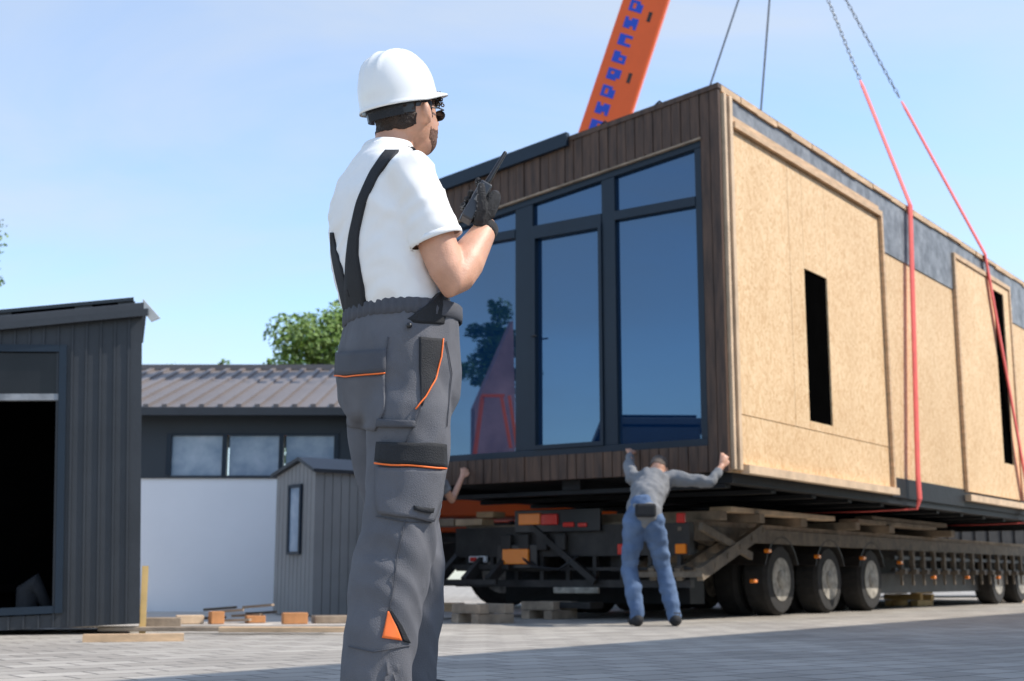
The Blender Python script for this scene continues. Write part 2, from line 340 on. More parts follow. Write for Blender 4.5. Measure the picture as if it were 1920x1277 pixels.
# ------------------------------------------------------------------ crane + slings
hook=Vector((.217*17.6,17.6,.38+.561*17.6))
Bs=at(905,930,19); Tt=at(1213,0,18.4); tip=Bs+(Tt-Bs)*1.72
CR=empty('mobile_crane',(Bs.x,Bs.y,0),0,'orange truck crane with blue lettered boom rising behind the modular house','crane')
d=(tip-Bs).normalized(); bx=Vector((0,1,0)).cross(d).normalized(); bx=-bx if bx.x<0 else bx; by=d.cross(bx)*-1
if by.y>0: by=-by
def bm_(u,v,w): return Bs+bx*u+by*v+d*w
def bbox(mb,u0,u1,v0,v1,q0,q1,tp=1):
    vs=[bm_(u*(tp if q==q1 else 1),v,q) for u in (u0,u1) for v in (v0,v1) for q in (q0,q1)]
    V=[mb.bm.verts.new(x) for x in vs]
    for f in ((0,1,3,2),(4,6,7,5),(0,4,5,1),(2,3,7,6),(0,2,6,4),(1,5,7,3)): mb.bm.faces.new([V[i] for i in f])
Lb_=(tip-Bs).length
mb=MB(); bbox(mb,-.34,.34,-.32,.32,0,Lb_*.82,.93); boom=mb.build('boom',M['orange'],CR,True,bevel=.04)
mb=MB(); bbox(mb,-.26,.26,-.26,.26,Lb_*.82,Lb_); mb.build('boom_section',M['orange'],boom,True)
pat=[["1110","1111","1011","1111"],["1111","1100","1100","1111"],["1111","1011","1011","1110"],["1111","1101","1111","1100"],["1101","1111","1111","1011"]]
w=4.9
for k in range(14):
    g_=pat[(k*3)%5]; mb=MB()
    for r_,row in enumerate(g_):
        for c_,ch in enumerate(row):
            if ch=='1': bbox(mb,-.20+c_*.048,-.20+(c_+1)*.048+.001,.3215,.326,w+r_*.042,w+(r_+1)*.042+.001)
    mb.build('boom_letter',M['blue'],boom,True)
    w+=.265
for k in range(4):
    mb=MB(); bbox(mb,.10,.15,.3215,.326,5.3+k*.95,5.45+k*.95); mb.build('boom_marking',M['steel'],boom,True)
mb=MB(); mb.box((-3.2,-.9,1.0),(1.9,1.2,1.14)).prism([(-1.2,-1.2,1.20),(2.0,-1.2,1.20),(2.0,-1.2,1.27),(-1.2,-1.2,1.52)],(0,2,0)); mb.build('chassis_deck',M['orange'],CR,bevel=.01)
MB().box((-3.2,-.8,.55),(1.9,1.1,.998)).build('chassis_frame',M['steel'],CR)
def wheel_at(x,y,r,wd,parent,sgn=-1):
    mb=MB(); n=28
    prof=[(.62,-.5),(.9,-.5),(1,-.36),(1,.36),(.9,.5),(.62,.5)]
    rs=[[Vector((x+r*a_*math.cos(2*math.pi*k/n),y+wd*b2,r+r*a_*math.sin(2*math.pi*k/n))) for k in range(n)] for a_,b2 in prof]
    mb.rings(rs,True); t=mb.build('wheel',M['tyre'],parent,smooth=False)
    mb=MB(); prof=[(.60,-.52),(.56,-.40),(.5,-.36),(.28,-.38),(.25,-.55),(.12,-.58)]
    rs=[[Vector((x+r*a_*math.cos(2*math.pi*k/n),y-sgn*wd*b2,r+r*a_*math.sin(2*math.pi*k/n))) for k in range(n)] for a_,b2 in prof]
    mb.rings(rs,True)
    for k in range(10):
        a_=2*math.pi*k/10; mb.box((x+r*.4*math.cos(a_)-.012,y-.012,r+r*.4*math.sin(a_)-.012),(x+r*.4*math.cos(a_)+.012,y+sgn*wd*.42,r+r*.4*math.sin(a_)+.012))
    mb.build('rim',M['rim'],t)
    return t
for x in (-2.6,-1.3,.3,1.4): wheel_at(x,-.7,.48,.3,CR)
MB().tube([hook+Vector((0,0,.05)),tip],.02,6).build('hoist_rope',M['cable'],CR,True)
MB().box((hook.x-.15,hook.y-.1,hook.z),(hook.x+.15,hook.y+.1,hook.z+.5)).build('hook_block',M['orange'],CR,True,bevel=.05)
MMp=lambda x,y,z: MM@Vector((x,y,z))
def chain(mb,p0,p1,step=.075,r=.020,t=.007):
    dv=(p1-p0); n=int(dv.length/step); dv.normalize(); u=dv.orthogonal().normalized(); v=dv.cross(u)
    for k in range(n):
        c=p0+dv*(step*(k+.5)); s1=u if k%2 else v; s2=v if k%2 else u
        S=8; rs=[]
        for a_ in range(S):
            an=2*math.pi*a_/S; cc=c+dv*(math.cos(an)*step*.62)+s1*(math.sin(an)*r); o_=(dv*math.cos(an)+s1*math.sin(an)).normalized()
            rs.append([cc+o_*(t*math.cos(q))+s2*(t*math.sin(q)) for q in (0,math.pi/2,math.pi,3*math.pi/2)])
        rs.append(rs[0]); mb.rings(rs,False)
Lt1=side(1697,378)[0]; Lt2=side(1838,468)[0]; Lo1=side(1704,910)[0]; Lo2=side(1914,945)[0]
for Lx,Lo,fr_,lab in ((Lt1,Lo1,.66,'nearer grey chain with red strap running down the board wall beside the framed door panel'),(Lt2,Lo2,.60,'farther grey chain with red strap crossing the second framed panel')):
    e=MMp(Lx,-.06,zt+.01); mid=hook+(e-hook)*fr_
    S=empty('lifting_sling',(e.x,e.y,0),0,lab,'lifting sling','slings holding the modular house')
    mb=MB(); chain(mb,hook,mid); mb.build('chain',M['chain'],S,True,True)
    mb=MB(); ax=MM.to_3x3()@Vector((1,0,0))
    mb.tube([mid,mid.lerp(e,.05),e,MMp(Lo-.02,-.118,zb+.25),MMp(Lo,-.118,zb-.02),MMp(Lo,-.08,zb-.135),MMp(Lo-.05,.5,zb-.15),MMp(Lo-.3,W-.1,zb-.15),MMp(Lo-.3,W+.06,zb),MMp(Lo-.3,W+.07,roofz(W)+.02)],[.010,.018,.018,.018,.018,.010,.006,.006,.006,.008,.008],10,True,3.4,ax)
    mb.build('strap',M['strap'],S,True,False)
for Lx,lab in ((Lt1,'thin dark cable meeting the far roof edge above the glazed end'),(Lt2,'thin dark cable dropping behind the top edge of the board wall')):
    e=MMp(Lx,W+.02,roofz(W)+.02)
    tag(MB().tube([hook,e],.014,6).build('lifting_cable',M['cable']),lab,'cable','slings holding the modular house')
# ------------------------------------------------------------------ trailer
TR=empty('low_loader_trailer',(2.84,14.2,0),AX,'dusty low loader trailer with timber deck and open rear ramps below the house','trailer')
TM=WM[TR.name]
def trl(px,py): p=on_plane(TM,px,py,0,-2.05); return p.y,p.z
TW=2.75
MB().box((-1.9,.02,.84),(12.5,TW-.02,.93)).build('deck',M['dirtywood'],TR)
for y0,y1 in ((0,.10),(TW-.1,TW)): MB().box((-1.95,y0,.74),(12.5,y1,.88)).build('side_rail',M['rust'],TR)
for y0 in (.75,1.8): MB().box((-1.9,y0,.45),(12.5,y0+.2,.838)).build('chassis_beam',M['steel'],TR)
mb=MB().box((-2.05,.0,.60),(-1.96,TW,.90))
for k in range(9): mb.box((-2.04,.1+k*.31,.36),(-1.98,.14+k*.31,.6))
mb.box((-2.05,0,.30),(-1.97,TW,.37)).box((-2.04,0,.46),(-1.98,TW,.49)); mb.build('rear_crossmember',M['steel'],TR)
MB().box((-1.5,.3,.14),(-1.2,2.5,.75)).build('axle_guard',M['blackm'],TR)
def rl(name,px0,py0,px1,py1,m,x=-2.08,dp=.04,par=None):
    a_=trl(px0,py0); b2=trl(px1,py1)
    return MB().box((x,min(a_[0],b2[0]),min(a_[1],b2[1])),(x+dp,max(a_[0],b2[0]),max(a_[1],b2[1]))).build(name,M[m],par or TR,bevel=.008)
hb=rl('light_housing',970,958,1130,996,'plastic',-2.10,.05)
rl('tail_light',980,964,1020,984,'amber',-2.13,.04,hb); rl('tail_light',1022,965,1052,984,'red',-2.132,.04,hb); rl('reflector',1062,980,1082,988,'red',-2.12,.03,hb); rl('reflector',1090,981,1106,988,'red',-2.12,.03,hb)
hb=rl('light_housing',938,1022,1012,1066,'plastic',-2.10,.05)
rl('tail_light',950,1030,998,1058,'amber',-2.13,.04,hb)
hb=rl('marker_plate',882,1043,914,1055,'white'); rl('reflector',886,1045,897,1053,'red',-2.10,.03,hb)
rl('tail_light',1160,1020,1180,1040,'red'); rl('tail_light',1268,1020,1288,1038,'amber')
rl('number_plate',1040,1101,1124,1113,'rim')
rl('marker_light',1270,962,1286,980,'red')
mb=MB()
for yo in (-.12,.10,.38,.60):
    mb.beam((-2.1,yo,.42),(-.75,yo,.86),.06,.12)
    mb.beam((-2.05,yo,.86),(-1.0,yo,.60),.04,.07)
for k in range(6): 
    t=k/5; mb.beam((-2.1+1.35*t,-.16,.42+.44*t),(-2.1+1.35*t,.66,.42+.44*t),.04,.05)
mb.build('ramp',M['rust'],TR)
mb=MB()
for yo in (2.1,2.4,2.75): mb.beam((-2.35,yo,.35),(-1.5,yo,.95),.06,.10)
for k in range(5): 
    t=k/4; mb.beam((-2.35+.85*t,2.0,.35+.6*t),(-2.35+.85*t,2.85,.35+.6*t),.04,.05)
mb.build('ramp',M['steel'],TR)
mb=MB().box((-2.2,1.0,.1),(-1.96,1.5,.16)).beam((-2.1,1.75,.9),(-2.1,1.0,.35),.05,.06)
mb.build('rear_brace',M['steel'],TR)
for k in range(4): MB().box((-2.12,2.0-k*.22,.66),(-2.06,2.12-k*.22,.82)).build('lashing_bracket',M['steel'],TR,bevel=.01)
MB().tube([(-2.1,1.9,.62),(-2.16,1.7,.5),(-2.14,1.4,.47),(-2.1,1.2,.6)],.014,8).build('air_hose',M['plastic'],TR,smooth=True)
for k in range(3):
    for y_ in (.16,.50,2.3,2.6): wheel_at(k*1.30,y_,.375,.28,TR)
for k in range(1,3):
    for y_ in (.16,2.6): wheel_at(6.6+k*1.3,y_,.375,.28,TR)
for k in range(3):
    cx=k*1.30; mb=MB()
    for q in range(8):
        a0=R(20+q*17.5); a1=R(20+(q+1)*17.5)
        mb.prism([(cx+.43*math.cos(a0),.0,.375+.43*math.sin(a0)),(cx+.43*math.cos(a1),.0,.375+.43*math.sin(a1)),(cx+.45*math.cos(a1),.0,.375+.45*math.sin(a1)),(cx+.45*math.cos(a0),.0,.375+.45*math.sin(a0))],(0,.66,0))
    mb.build('mudguard',M['steel'],TR)
for k in range(15):
    x=3.5+k*.42
    mb=MB().box((x-.03,-.06,.46),(x+.03,-.001,.74)).box((x-.05,-.10,.44),(x+.05,0.02,.50)).box((x-.015,-.05,.3),(x+.015,-.02,.44))
    mb.build('side_post',M['rust'],TR)
for z in (.47,.62): MB().box((3.3,-.03,z),(10,.025,z+.045)).build('side_rail',M['steel'],TR)
MB().box((3.4,.2,.2),(10,2.5,.45)).build('belly_box',M['steel'],TR)
for x,z in ((.72,.62),(2.05,.62),(-.55,.66),(3.3,.58),(4.55,.40),(6,.40),(7.5,.40),(-.9,.36)):
    MB().box((x-.04,-.12,z-.02),(x+.04,-.065,z+.02)).build('side_marker_light',M['amber'],TR,bevel=.01)
for k,(x,y0,y1,zz,ln,lab) in enumerate(((-1.7,-.15,2.2,.93,.14,'weathered bearer across the trailer tail'),(-.9,-.18,2.6,.93,.12,'dusty bearer second from the trailer tail'),(.3,-.1,2.7,.93,.16,'dusty bearer above the first wheel of the trailer'),(1.6,-.2,2.7,.93,.13,'bearer between the first two wheels'),(2.8,-.16,2.6,.93,.18,'bearer over the third wheel of the trailer'),(4.9,-.25,2.6,.93,.15,'bearer sticking out beyond the third wheel'))):
    o=MB().box((x,y0,zz+.002),(x+ln,y1,zz+.09)).build('timber_bearer',M['dirtywood'],None,bevel=.006); o.matrix_world=TM; tag(o,lab,'timber')
for (x0,x1,z0,lab) in ((-1.4,1.2,.932,'long pale plank lying along the near edge of the trailer deck'),(1.9,4.7,.932,'long weathered plank ending past the third wheel'),(2.4,5.2,.983,'upper plank stacked on the weathered plank')):
    mb=MB().box((x0,-.12 if z0<.95 else -.10,z0+.09),(x1,.12,z0+.14)); o=mb.build('deck_plank',M['dirtywood'] if x0>0 else M['lumber_l'],None,bevel=.005); o.matrix_world=TM; tag(o,lab,'plank')
for k,(px,py,w_,h_,m_,lab) in enumerate(((905,962,.35,.07,'lumber_l','pale short timber offcut on the left end of the trailer tail'),(935,950,.22,.06,'lumber','short orange toned timber offcut on the trailer tail'),(850,968,.4,.08,'dirtywood','dark timber offcut at the far left of the trailer tail'),(1090,956,.30,.04,'lumber','thin timber offcut above the orange tail light'))):
    p=on_plane(TM,px,py,0,-1.7)
    o=MB().box((-1.95,p.y-w_/2,.932+(.0 if k!=1 else .08)),(-1.73,p.y+w_/2,.932+(.0 if k!=1 else .08)+h_)).build('timber_offcut',M[m_],None,bevel=.006); o.matrix_world=TM; tag(o,lab,'timber')
p=gnd(655,1150); RK=empty('steel_rack',(p.x,p.y+.2,0),R(15),'dark steel rack standing between the small shed and the trailer','rack')
for x in (-.12,.45,1.0):
    for y in (0,.4): MB().box((x,y,0),(x+.05,y+.05,.80)).build('post',M['steel'],RK)
for z0,z1 in ((.30,.36),(.52,.57),(.80,.86)): MB().box((-.22,-.06,z0),(1.22,.5,z1)).build('shelf',M['steel'],RK)
for k in range(5):
    MB().box((-.1+k*.24,-.08,.572),(.06+k*.24,.4,.70+.06*random.random())).build('stored_fitting',M['steel'] if k%2 else M['rust'],RK,bevel=.02)
def crib(x,y,rz,lab,m='yellow',n=3,s=.5):
    o=empty('timber_cribbing',(x,y,0),rz,lab,'timber stack','timber stacks around the trailer')
    for k in range(n):
        for q in (-1,1):
            if k%2==0: MB().box((-s/2,q*s*.35-.05,k*.085),(s/2,q*s*.35+.05,k*.085+.08)).build('timber_block',M[m],o,bevel=.004)
            else: MB().box((q*s*.35-.05,-s/2,k*.085),(q*s*.35+.05,s/2,k*.085+.08)).build('timber_block',M[m],o,bevel=.004)
p=gnd(1705,1136); crib(p.x,p.y,R(50),'yellow pine cribbing on the ground under the trailer past the wheels','yellow',4,.55)
p=gnd(1890,1130); crib(p.x,p.y,R(50),'pale cribbing under the trailer at the right edge of the photo','lumber_l',3,.55)
p=gnd(1030,1160); crib(p.x,p.y,R(50),'dark cribbing beneath the trailer tail behind the bending man','dirtywood',2,.4)
p=gnd(905,1168); crib(p.x,p.y,R(40),'low dark cribbing left of the trailer tail','dirtywood',2,.4)
DC=empty('added_dark_backdrop',(6.5,27,0),R(20),'added dark container in shadow seen through the gap beneath the house','backdrop')  # added behind the house to darken the bright gap under it
MB().box((-4.5,0,.15),(16,2.4,2.5)).build('backdrop_wall',M['steel'],DC)
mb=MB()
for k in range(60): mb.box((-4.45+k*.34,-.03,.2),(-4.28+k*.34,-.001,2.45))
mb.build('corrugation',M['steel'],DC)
# ------------------------------------------------------------------ left cabin
SR=R(16.3)
SH=empty('charcoal_cabin',(-2.62,9.6,0.02),SR,'charcoal clad small cabin with mono pitch roof at the left edge','cabin')
SH.rotation_euler=(0,R(-2.3),SR)
SM=Matrix.Translation((-2.62,9.6,.02))@SH.rotation_euler.to_matrix().to_4x4(); WM[SH.name]=SM
def shf(px,py): p=on_plane(SM,px,py,1,0); return p.x,p.z
ztp=shf(258,592)[1]; zt0=shf(0,618)[1]; x0_=shf(0,618)[0]; SS=(ztp-zt0)/(-x0_); zr=lambda x: ztp+SS*x
xo_,zo_=shf(120,662); zo2=shf(100,1136)[1]; zbt=.05; SW=-3.2
mb=MB(); x=SW; 
while x<-.01:
    x2=min(x+.097,0); 
    def sg(z0,z1a,z1b): 
        mb.prism([(x+.012,-.03,z0),(x2,-.03,z0),(x2,-.03,z1b),(x+.012,-.03,z1a)],(0,.03,0)); mb.box((x-.004,-.044,z0),(x+.011,0,min(z1a,z1b)))
    if x2>xo_ or x<-2.4: sg(zbt,zr(x),zr(x2))
    else: sg(zbt,zo2-.06,zo2-.06); sg(zo_+.05,zr(x),zr(x2))
    x+=.097
mb.build('wall_cladding',M['char'],SH)
D=1.15
MB().box((-.08,.001,.05),(-.001,D,ztp-.02)).build('side_wall',M['char'],SH)
MB().box((SW,.001,.05),(SW+.08,D,zr(SW)-.02)).build('side_wall',M['char'],SH)
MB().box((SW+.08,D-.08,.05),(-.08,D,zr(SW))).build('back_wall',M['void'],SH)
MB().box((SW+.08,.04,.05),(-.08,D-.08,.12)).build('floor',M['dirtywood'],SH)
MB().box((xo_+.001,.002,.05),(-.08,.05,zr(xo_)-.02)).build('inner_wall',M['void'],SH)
mb=MB().prism([(SW-.1,-.08,zr(SW-.1)),(.03,-.08,zr(.03)),(.03,-.08,zr(.03)+.085),(SW-.1,-.08,zr(SW-.1)+.085)],(0,D+.15,0)); rf=mb.build('roof',M['char2'],SH,bevel=.006)
MB().prism([(SW-.1,-.11,zr(SW-.1)-.02),(.04,-.11,zr(.04)-.02),(.04,-.11,zr(.04)+.03),(SW-.1,-.11,zr(SW-.1)+.03)],(0,.029,0)).build('fascia',M['char'],rf)
MB().prism([(SW,.0,zr(SW)+.12),(-.06,.0,zr(-.06)+.12),(-.06,.0,zr(-.06)+.145),(SW,.0,zr(SW)+.145)],(0,1.0,0)).build('solar_panel',M['solar'],rf)
for xx in (-.05,-.35,-.9,-1.8): MB().box((xx-.12,.02,zr(xx)+.07),(xx,.3,zr(xx)+.118)).build('panel_bracket',M['plastic'],rf)
wfr=MB().box((xo_-.03,-.06,zo2-.05),(xo_+.02,.02,zo_+.05)).box((-2.4,-.06,zo_),(xo_-.031,.02,zo_+.05)).box((-2.4,-.055,zo2-.05),(xo_-.031,.02,zo2)).build('window_frame',M['frame'],SH)
zt2=shf(60,752)[1]; zt3=shf(60,740)[1]
MB().box((-2.4,-.05,zt2),(xo_-.031,.015,zt3)).build('transom',M['membrane'],wfr)
MB().box((-2.4,-.02,zt3),(xo_-.031,-.012,zo_)).build('window_pane',M['dglass'],wfr)
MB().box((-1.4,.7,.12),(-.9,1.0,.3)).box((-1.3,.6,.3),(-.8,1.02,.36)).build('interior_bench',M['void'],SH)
MB().tube([(xo_-.25,.25,.12),(xo_-.22,.27,.30),(xo_-.17,.24,.36),(xo_-.1,.26,.2)],[.06,.09,.07,.04],12,'round').build('bag_inside',M['black'],SH,smooth=True)
o=MB().prism([at(268,560,9.5),at(300,596,9.5),at(283,603,9.5),at(266,580,9.5)],(0,.02,0)).build('foam_scrap',M['foam']); tag(o,'small pale foam scrap sticking out from the charcoal cabin eave','scrap')
p=gnd(262,1188); o=MB().box((-.025,-.02,0),(.02,.02,.47)).build('timber_stake',M['yellow']); o.location=(p.x+.02,p.y,0.001); o.rotation_euler=(0,.0,R(16)); tag(o,'orange toned timber stake upright at the cabin corner','timber')
p=gnd(235,1203); o=MB().box((-.25,-.05,0),(.35,.05,.045)).build('timber_plank',M['lumber']); o.location=(p.x,p.y,0.001); o.rotation_euler=(0,0,R(14)); tag(o,'short timber plank on the paving under the cabin corner','timber')
# ------------------------------------------------------------------ back building
BY=16.0
BB=empty('long_low_building',(-3,BY,0),0,'long low building with brown ribbed roof, dark upper wall and white lower wall','building')
def bf(px,py): p=at(px,py,BY); return p.x+3,p.z
xl=-9; xr=bf(770,700)[0]; ze=bf(400,776)[1]; zs=bf(400,897)[1]
zrdg=at(400,698,19.2).z
MB().box((xl,0,0),(xr,.2,zs)).build('white_wall',M['wallw'],BB)
wx=[bf(318,850)[0],bf(418,850)[0],bf(426,850)[0],bf(524,850)[0],bf(532,850)[0],bf(630,850)[0]]; wz0=bf(400,892)[1]; wz1=bf(400,817)[1]
MB().box((xl,-.03,wz1+.02),(xr,.2,ze+.1)).box((xl,-.03,zs),(wx[0]-.03,.2,wz1+.02)).box((wx[5]+.03,-.03,zs),(xr,.2,wz1+.02)).box((wx[0]-.03,-.03,zs),(wx[5]+.03,.2,wz0-.0)).build('upper_wall',M['dwall'],BB)
wn=MB()
for x in (wx[0]-.03,wx[1],wx[3],wx[5]-.02): wn.box((x,-.05,wz0),(x+.055,.05,wz1))
wn.box((wx[0]-.03,-.052,wz1),(wx[5]+.03,.05,wz1+.02)); wn=wn.build('window_frame',M['frame'],BB)
for k in range(3): MB().box((wx[2*k]+.026,.0,wz0),(wx[2*k+1],.01,wz1)).build('window_pane',M['wglass'],wn)
mb=MB(); x=xl
while x<xr+.2:
    for (a0,a1,hh) in ((0,.16,0),(.16,.22,.035)):
        mb.prism([(x+a0,-.35,ze+hh),(x+a1,-.35,ze+hh),(x+a1,3.2,zrdg+hh),(x+a0,3.2,zrdg+hh)],(0,0,.04))
    x+=.22
mb.build('roof',M['roofb'],BB)
MB().box((xl,-.38,ze-.06),(xr+.2,-.352,ze+.03)).build('gutter',M['char2'],BB)
MB().box((xl,3.1,zrdg+.02),(xr+.2,3.3,zrdg+.10)).build('ridge_cap',M['roofb'],BB)
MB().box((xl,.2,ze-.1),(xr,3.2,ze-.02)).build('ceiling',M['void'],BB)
# ------------------------------------------------------------------ small grey shed
p=gnd(585,1160)
GS=empty('small_grey_shed',(p.x,p.y,0),R(36),'small grey clad shed with narrow side window in front of the long building','shed')
hs=at(585,884,p.y).z
GX1=.95; GD=.86; RZ=.12
gp=lambda t: hs+(RZ*(1-abs(t-.35)/.65) if t>.35 else RZ*t/.35)
mb=MB().prism([(.02,.02,.02),(.02,GD-.02,.02),(.02,GD-.02,hs-.02),(.02,GD*.35,hs+RZ-.02),(.02,.02,hs-.02)],(GX1-.04,0,0)); mb.build('wall_core',M['greyclad'],GS)
mb=MB(); n=10
for k in range(n):
    x=GX1*k/n; mb.box((x+.008,-.002,.03),(x+GX1/n,.02,hs)); 
for k in range(n):
    y=GD*k/n; y2=y+GD/n-.008; mb.prism([(-.002,y,.03),(-.002,y2,.03),(-.002,y2,gp(y2/GD)),(-.002,y,gp(y/GD))],(.02,0,0))
mb.build('wall_cladding',M['greyclad'],GS)
yk=GD*.35
mb=MB().prism([(-.05,-.05,hs-.01),(-.05,yk,hs+RZ+.01),(-.05,yk,hs+RZ+.045),(-.05,-.05,hs+.025)],(GX1+.1,0,0)).prism([(-.05,GD+.05,hs-.01),(-.05,GD+.05,hs+.025),(-.05,yk+.001,hs+RZ+.045),(-.05,yk+.001,hs+RZ+.01)],(GX1+.1,0,0)); mb.build('roof',M['char2'],GS)
w_=MB().box((-.03,.26,.62),(-.003,.29,1.32)).box((-.03,.51,.62),(-.003,.54,1.32)).box((-.03,.29,1.29),(-.003,.51,1.32)).box((-.03,.29,.62),(-.003,.51,.65)).build('window_frame',M['frame'],GS)
MB().box((-.014,.29,.65),(-.006,.51,1.29)).build('window_pane',M['wglass'],w_)
# ------------------------------------------------------------------ clutter along the yard edge
def block(px,py,sx,sy,sz,m,lab,name='timber_offcut',rz=None,cat='timber'):
    p=gnd(px,py); o=MB().box((-sx/2,-sy/2,0),(sx/2,sy/2,sz)).build(name,M[m],None,bevel=.006); o.location=(p.x,p.y,.018); o.rotation_euler=(0,0,random.uniform(-.5,.5) if rz is None else rz); tag(o,lab,cat)
block(355,1174,.22,.12,.07,'lumber_l','pale offcut lying left of the two bricks on the concrete strip')
block(405,1174,.11,.1,.10,'brick','upright orange brick left of the dark scrap','brick',cat='brick')
block(478,1172,.16,.1,.06,'brick','flat orange brick right of the dark scrap','brick',cat='brick')
block(552,1174,.20,.12,.09,'brick','chunky orange brown block in front of the small grey shed','brick',cat='brick')
block(620,1172,.3,.2,.06,'dirtywood','flat grey offcut right of the small grey shed')
block(400,1188,1.6,.10,.03,'dirtywood','long thin plank lying on the paving edge behind the worker',name='timber_plank',rz=.03)
block(560,1190,1.1,.10,.035,'lumber','orange toned plank lying along the paving edge beside the worker',name='timber_plank',rz=-.02)
block(300,1183,.3,.16,.08,'dirtywood','weathered offcut beside the cabin corner')
block(850,1150,.22,.14,.10,'lumber','small timber block on the ground left of the trailer')
p=gnd(440,1172); SC=empty('scrap_heap',(p.x,p.y,.016),0,'small heap of dark metal and timber scraps before the white wall','scrap')
for k in range(7):
    a_=random.uniform(-.22,.22); mb=MB().beam((a_-.12,random.uniform(-.1,.1),.02+k*.018),(a_+.14,random.uniform(-.1,.1),.03+k*.02),.05,.02); mb.build('scrap_piece',M['steel'] if k%2 else M['dirtywood'],SC)
# ------------------------------------------------------------------ shade-casting building on the right, out of frame
c0=Vector((4.38,4.5,0)); NB=empty('tall_cabin_block',c0,AX,'charcoal clad two storey cabin block standing to the right of the photograph','building')
MB().box((0,-4,0),(17,0,6.45)).build('wall',M['char'],NB); MB().box((-.1,-4.1,6.45),(17.1,.1,6.6)).build('roof',M['char2'],NB)
for k in range(5):
    MB().box((1.5+k*3,.002,.9),(3+k*3,.03,2.2)).build('window',M['glass'],NB)
# ------------------------------------------------------------------ trees
def tree(loc,h,rx,rz_,n,ls,lab,seed,group=None):
    rnd=random.Random(seed); T=empty('tree',(loc[0],loc[1],0),0,lab,'tree',group)
    mb=MB(); mb.tube([(0,0,0),(.05,0,h*.4),(0,.05,h*.8)],[.18,.13,.04],8)
    cl=[]
    for k in range(34):
        a_=rnd.uniform(0,6.28); u=rnd.uniform(-1,1); q=rnd.random()**.45; s=math.sqrt(1-u*u)
        c=Vector((rx*q*s*math.cos(a_),rx*q*s*math.sin(a_),h-rz_+rz_*q*u)); cl.append((c,rnd.uniform(.22,.4)*rx))
        if k%3==0: mb.tube([(0,0,h-rz_*1.4),c*.5+Vector((0,0,(h-rz_)*.5)),c],[.06,.035,.012],5)
    mb.build('trunk',M['bark'],T)
    vs=[];fs=[]
    for k in range(n):
        c,r=cl[rnd.randrange(len(cl))]
        dv=Vector((rnd.gauss(0,1),rnd.gauss(0,1),rnd.gauss(0,1))).normalized()*r*rnd.random()**.4; dv.z*=.75
        p=c+dv; u=Vector((rnd.gauss(0,1),rnd.gauss(0,1),rnd.gauss(0,.6))).normalized(); v=u.orthogonal().normalized(); s=ls*rnd.uniform(.6,1.3)
        i=len(vs); vs+=[p+u*s,p+v*s*.5,p-u*s,p-v*s*.5]; fs.append((i,i+1,i+2,i+3))
    me=bpy.data.meshes.new('crown'); me.from_pydata(vs,[],fs); link('crown',me,M['leaf'],T)
p=at(628,640,26); tree((p.x,p.y),at(628,586,26).z,1.65,1.7,20000,.06,'bushy green tree rising behind the long low building',3)
p=at(415,680,28); tree((p.x,p.y),at(415,664,28).z,.18,.6,400,.05,'thin treetop poking above the brown ribbed roof',5)
p=at(335,690,28); tree((p.x,p.y),at(335,682,28).z,.7,.5,700,.05,'low treetop just showing over the brown ribbed roof',6)
p=at(-50,430,22); tree((p.x,p.y),at(-50,378,22).z,.52,.9,1300,.04,'slender tree whose leaves touch the left edge of the photo',8)
def refl(px,py,t):
    q=on_plane(MM,px,py,0,.02); Mi=MM.inverted(); o=Mi@CAM; dd=(q-o).normalized(); dd.x=-dd.x; return MM@(q+dd*t)
p=refl(932,650,16); tree((p.x,p.y),p.z+.95,.85,1.3,5000,.06,'green tree standing off to the left and mirrored in the glazing',11)
a_=refl(890,765,12); b2=refl(962,600,12); c_=refl(966,765,12)
RG=empty('red_sloping_hoarding',(a_.x,a_.y,0),0,'red triangular hoarding off to the left and mirrored in the glazing','hoarding')
MB().prism([(a_.x,a_.y,0),a_,b2,c_,(c_.x,c_.y,0)],(-.25,0,0)).build('panel',M['redroof'],RG,True)
LD=refl(900,840,8); LA=empty('orange_stepladder',(LD.x,LD.y,0),0,'orange stepladder off to the left and mirrored in the low glazing','ladder')
for A_,B_ in (((892,840),(905,742)),((905,742),(945,742)),((940,742),(958,840)),((955,742),(970,840))):
    q0=refl(*A_,8); q1=refl(*B_,8)
    if A_[1]>800: q0=Vector((q0.x+(q0.x-q1.x)*3,q0.y+(q0.y-q1.y)*3,0)); 
    MB().beam(q0,q1,.05,.05).build('rail',M['orange'],LA,True)
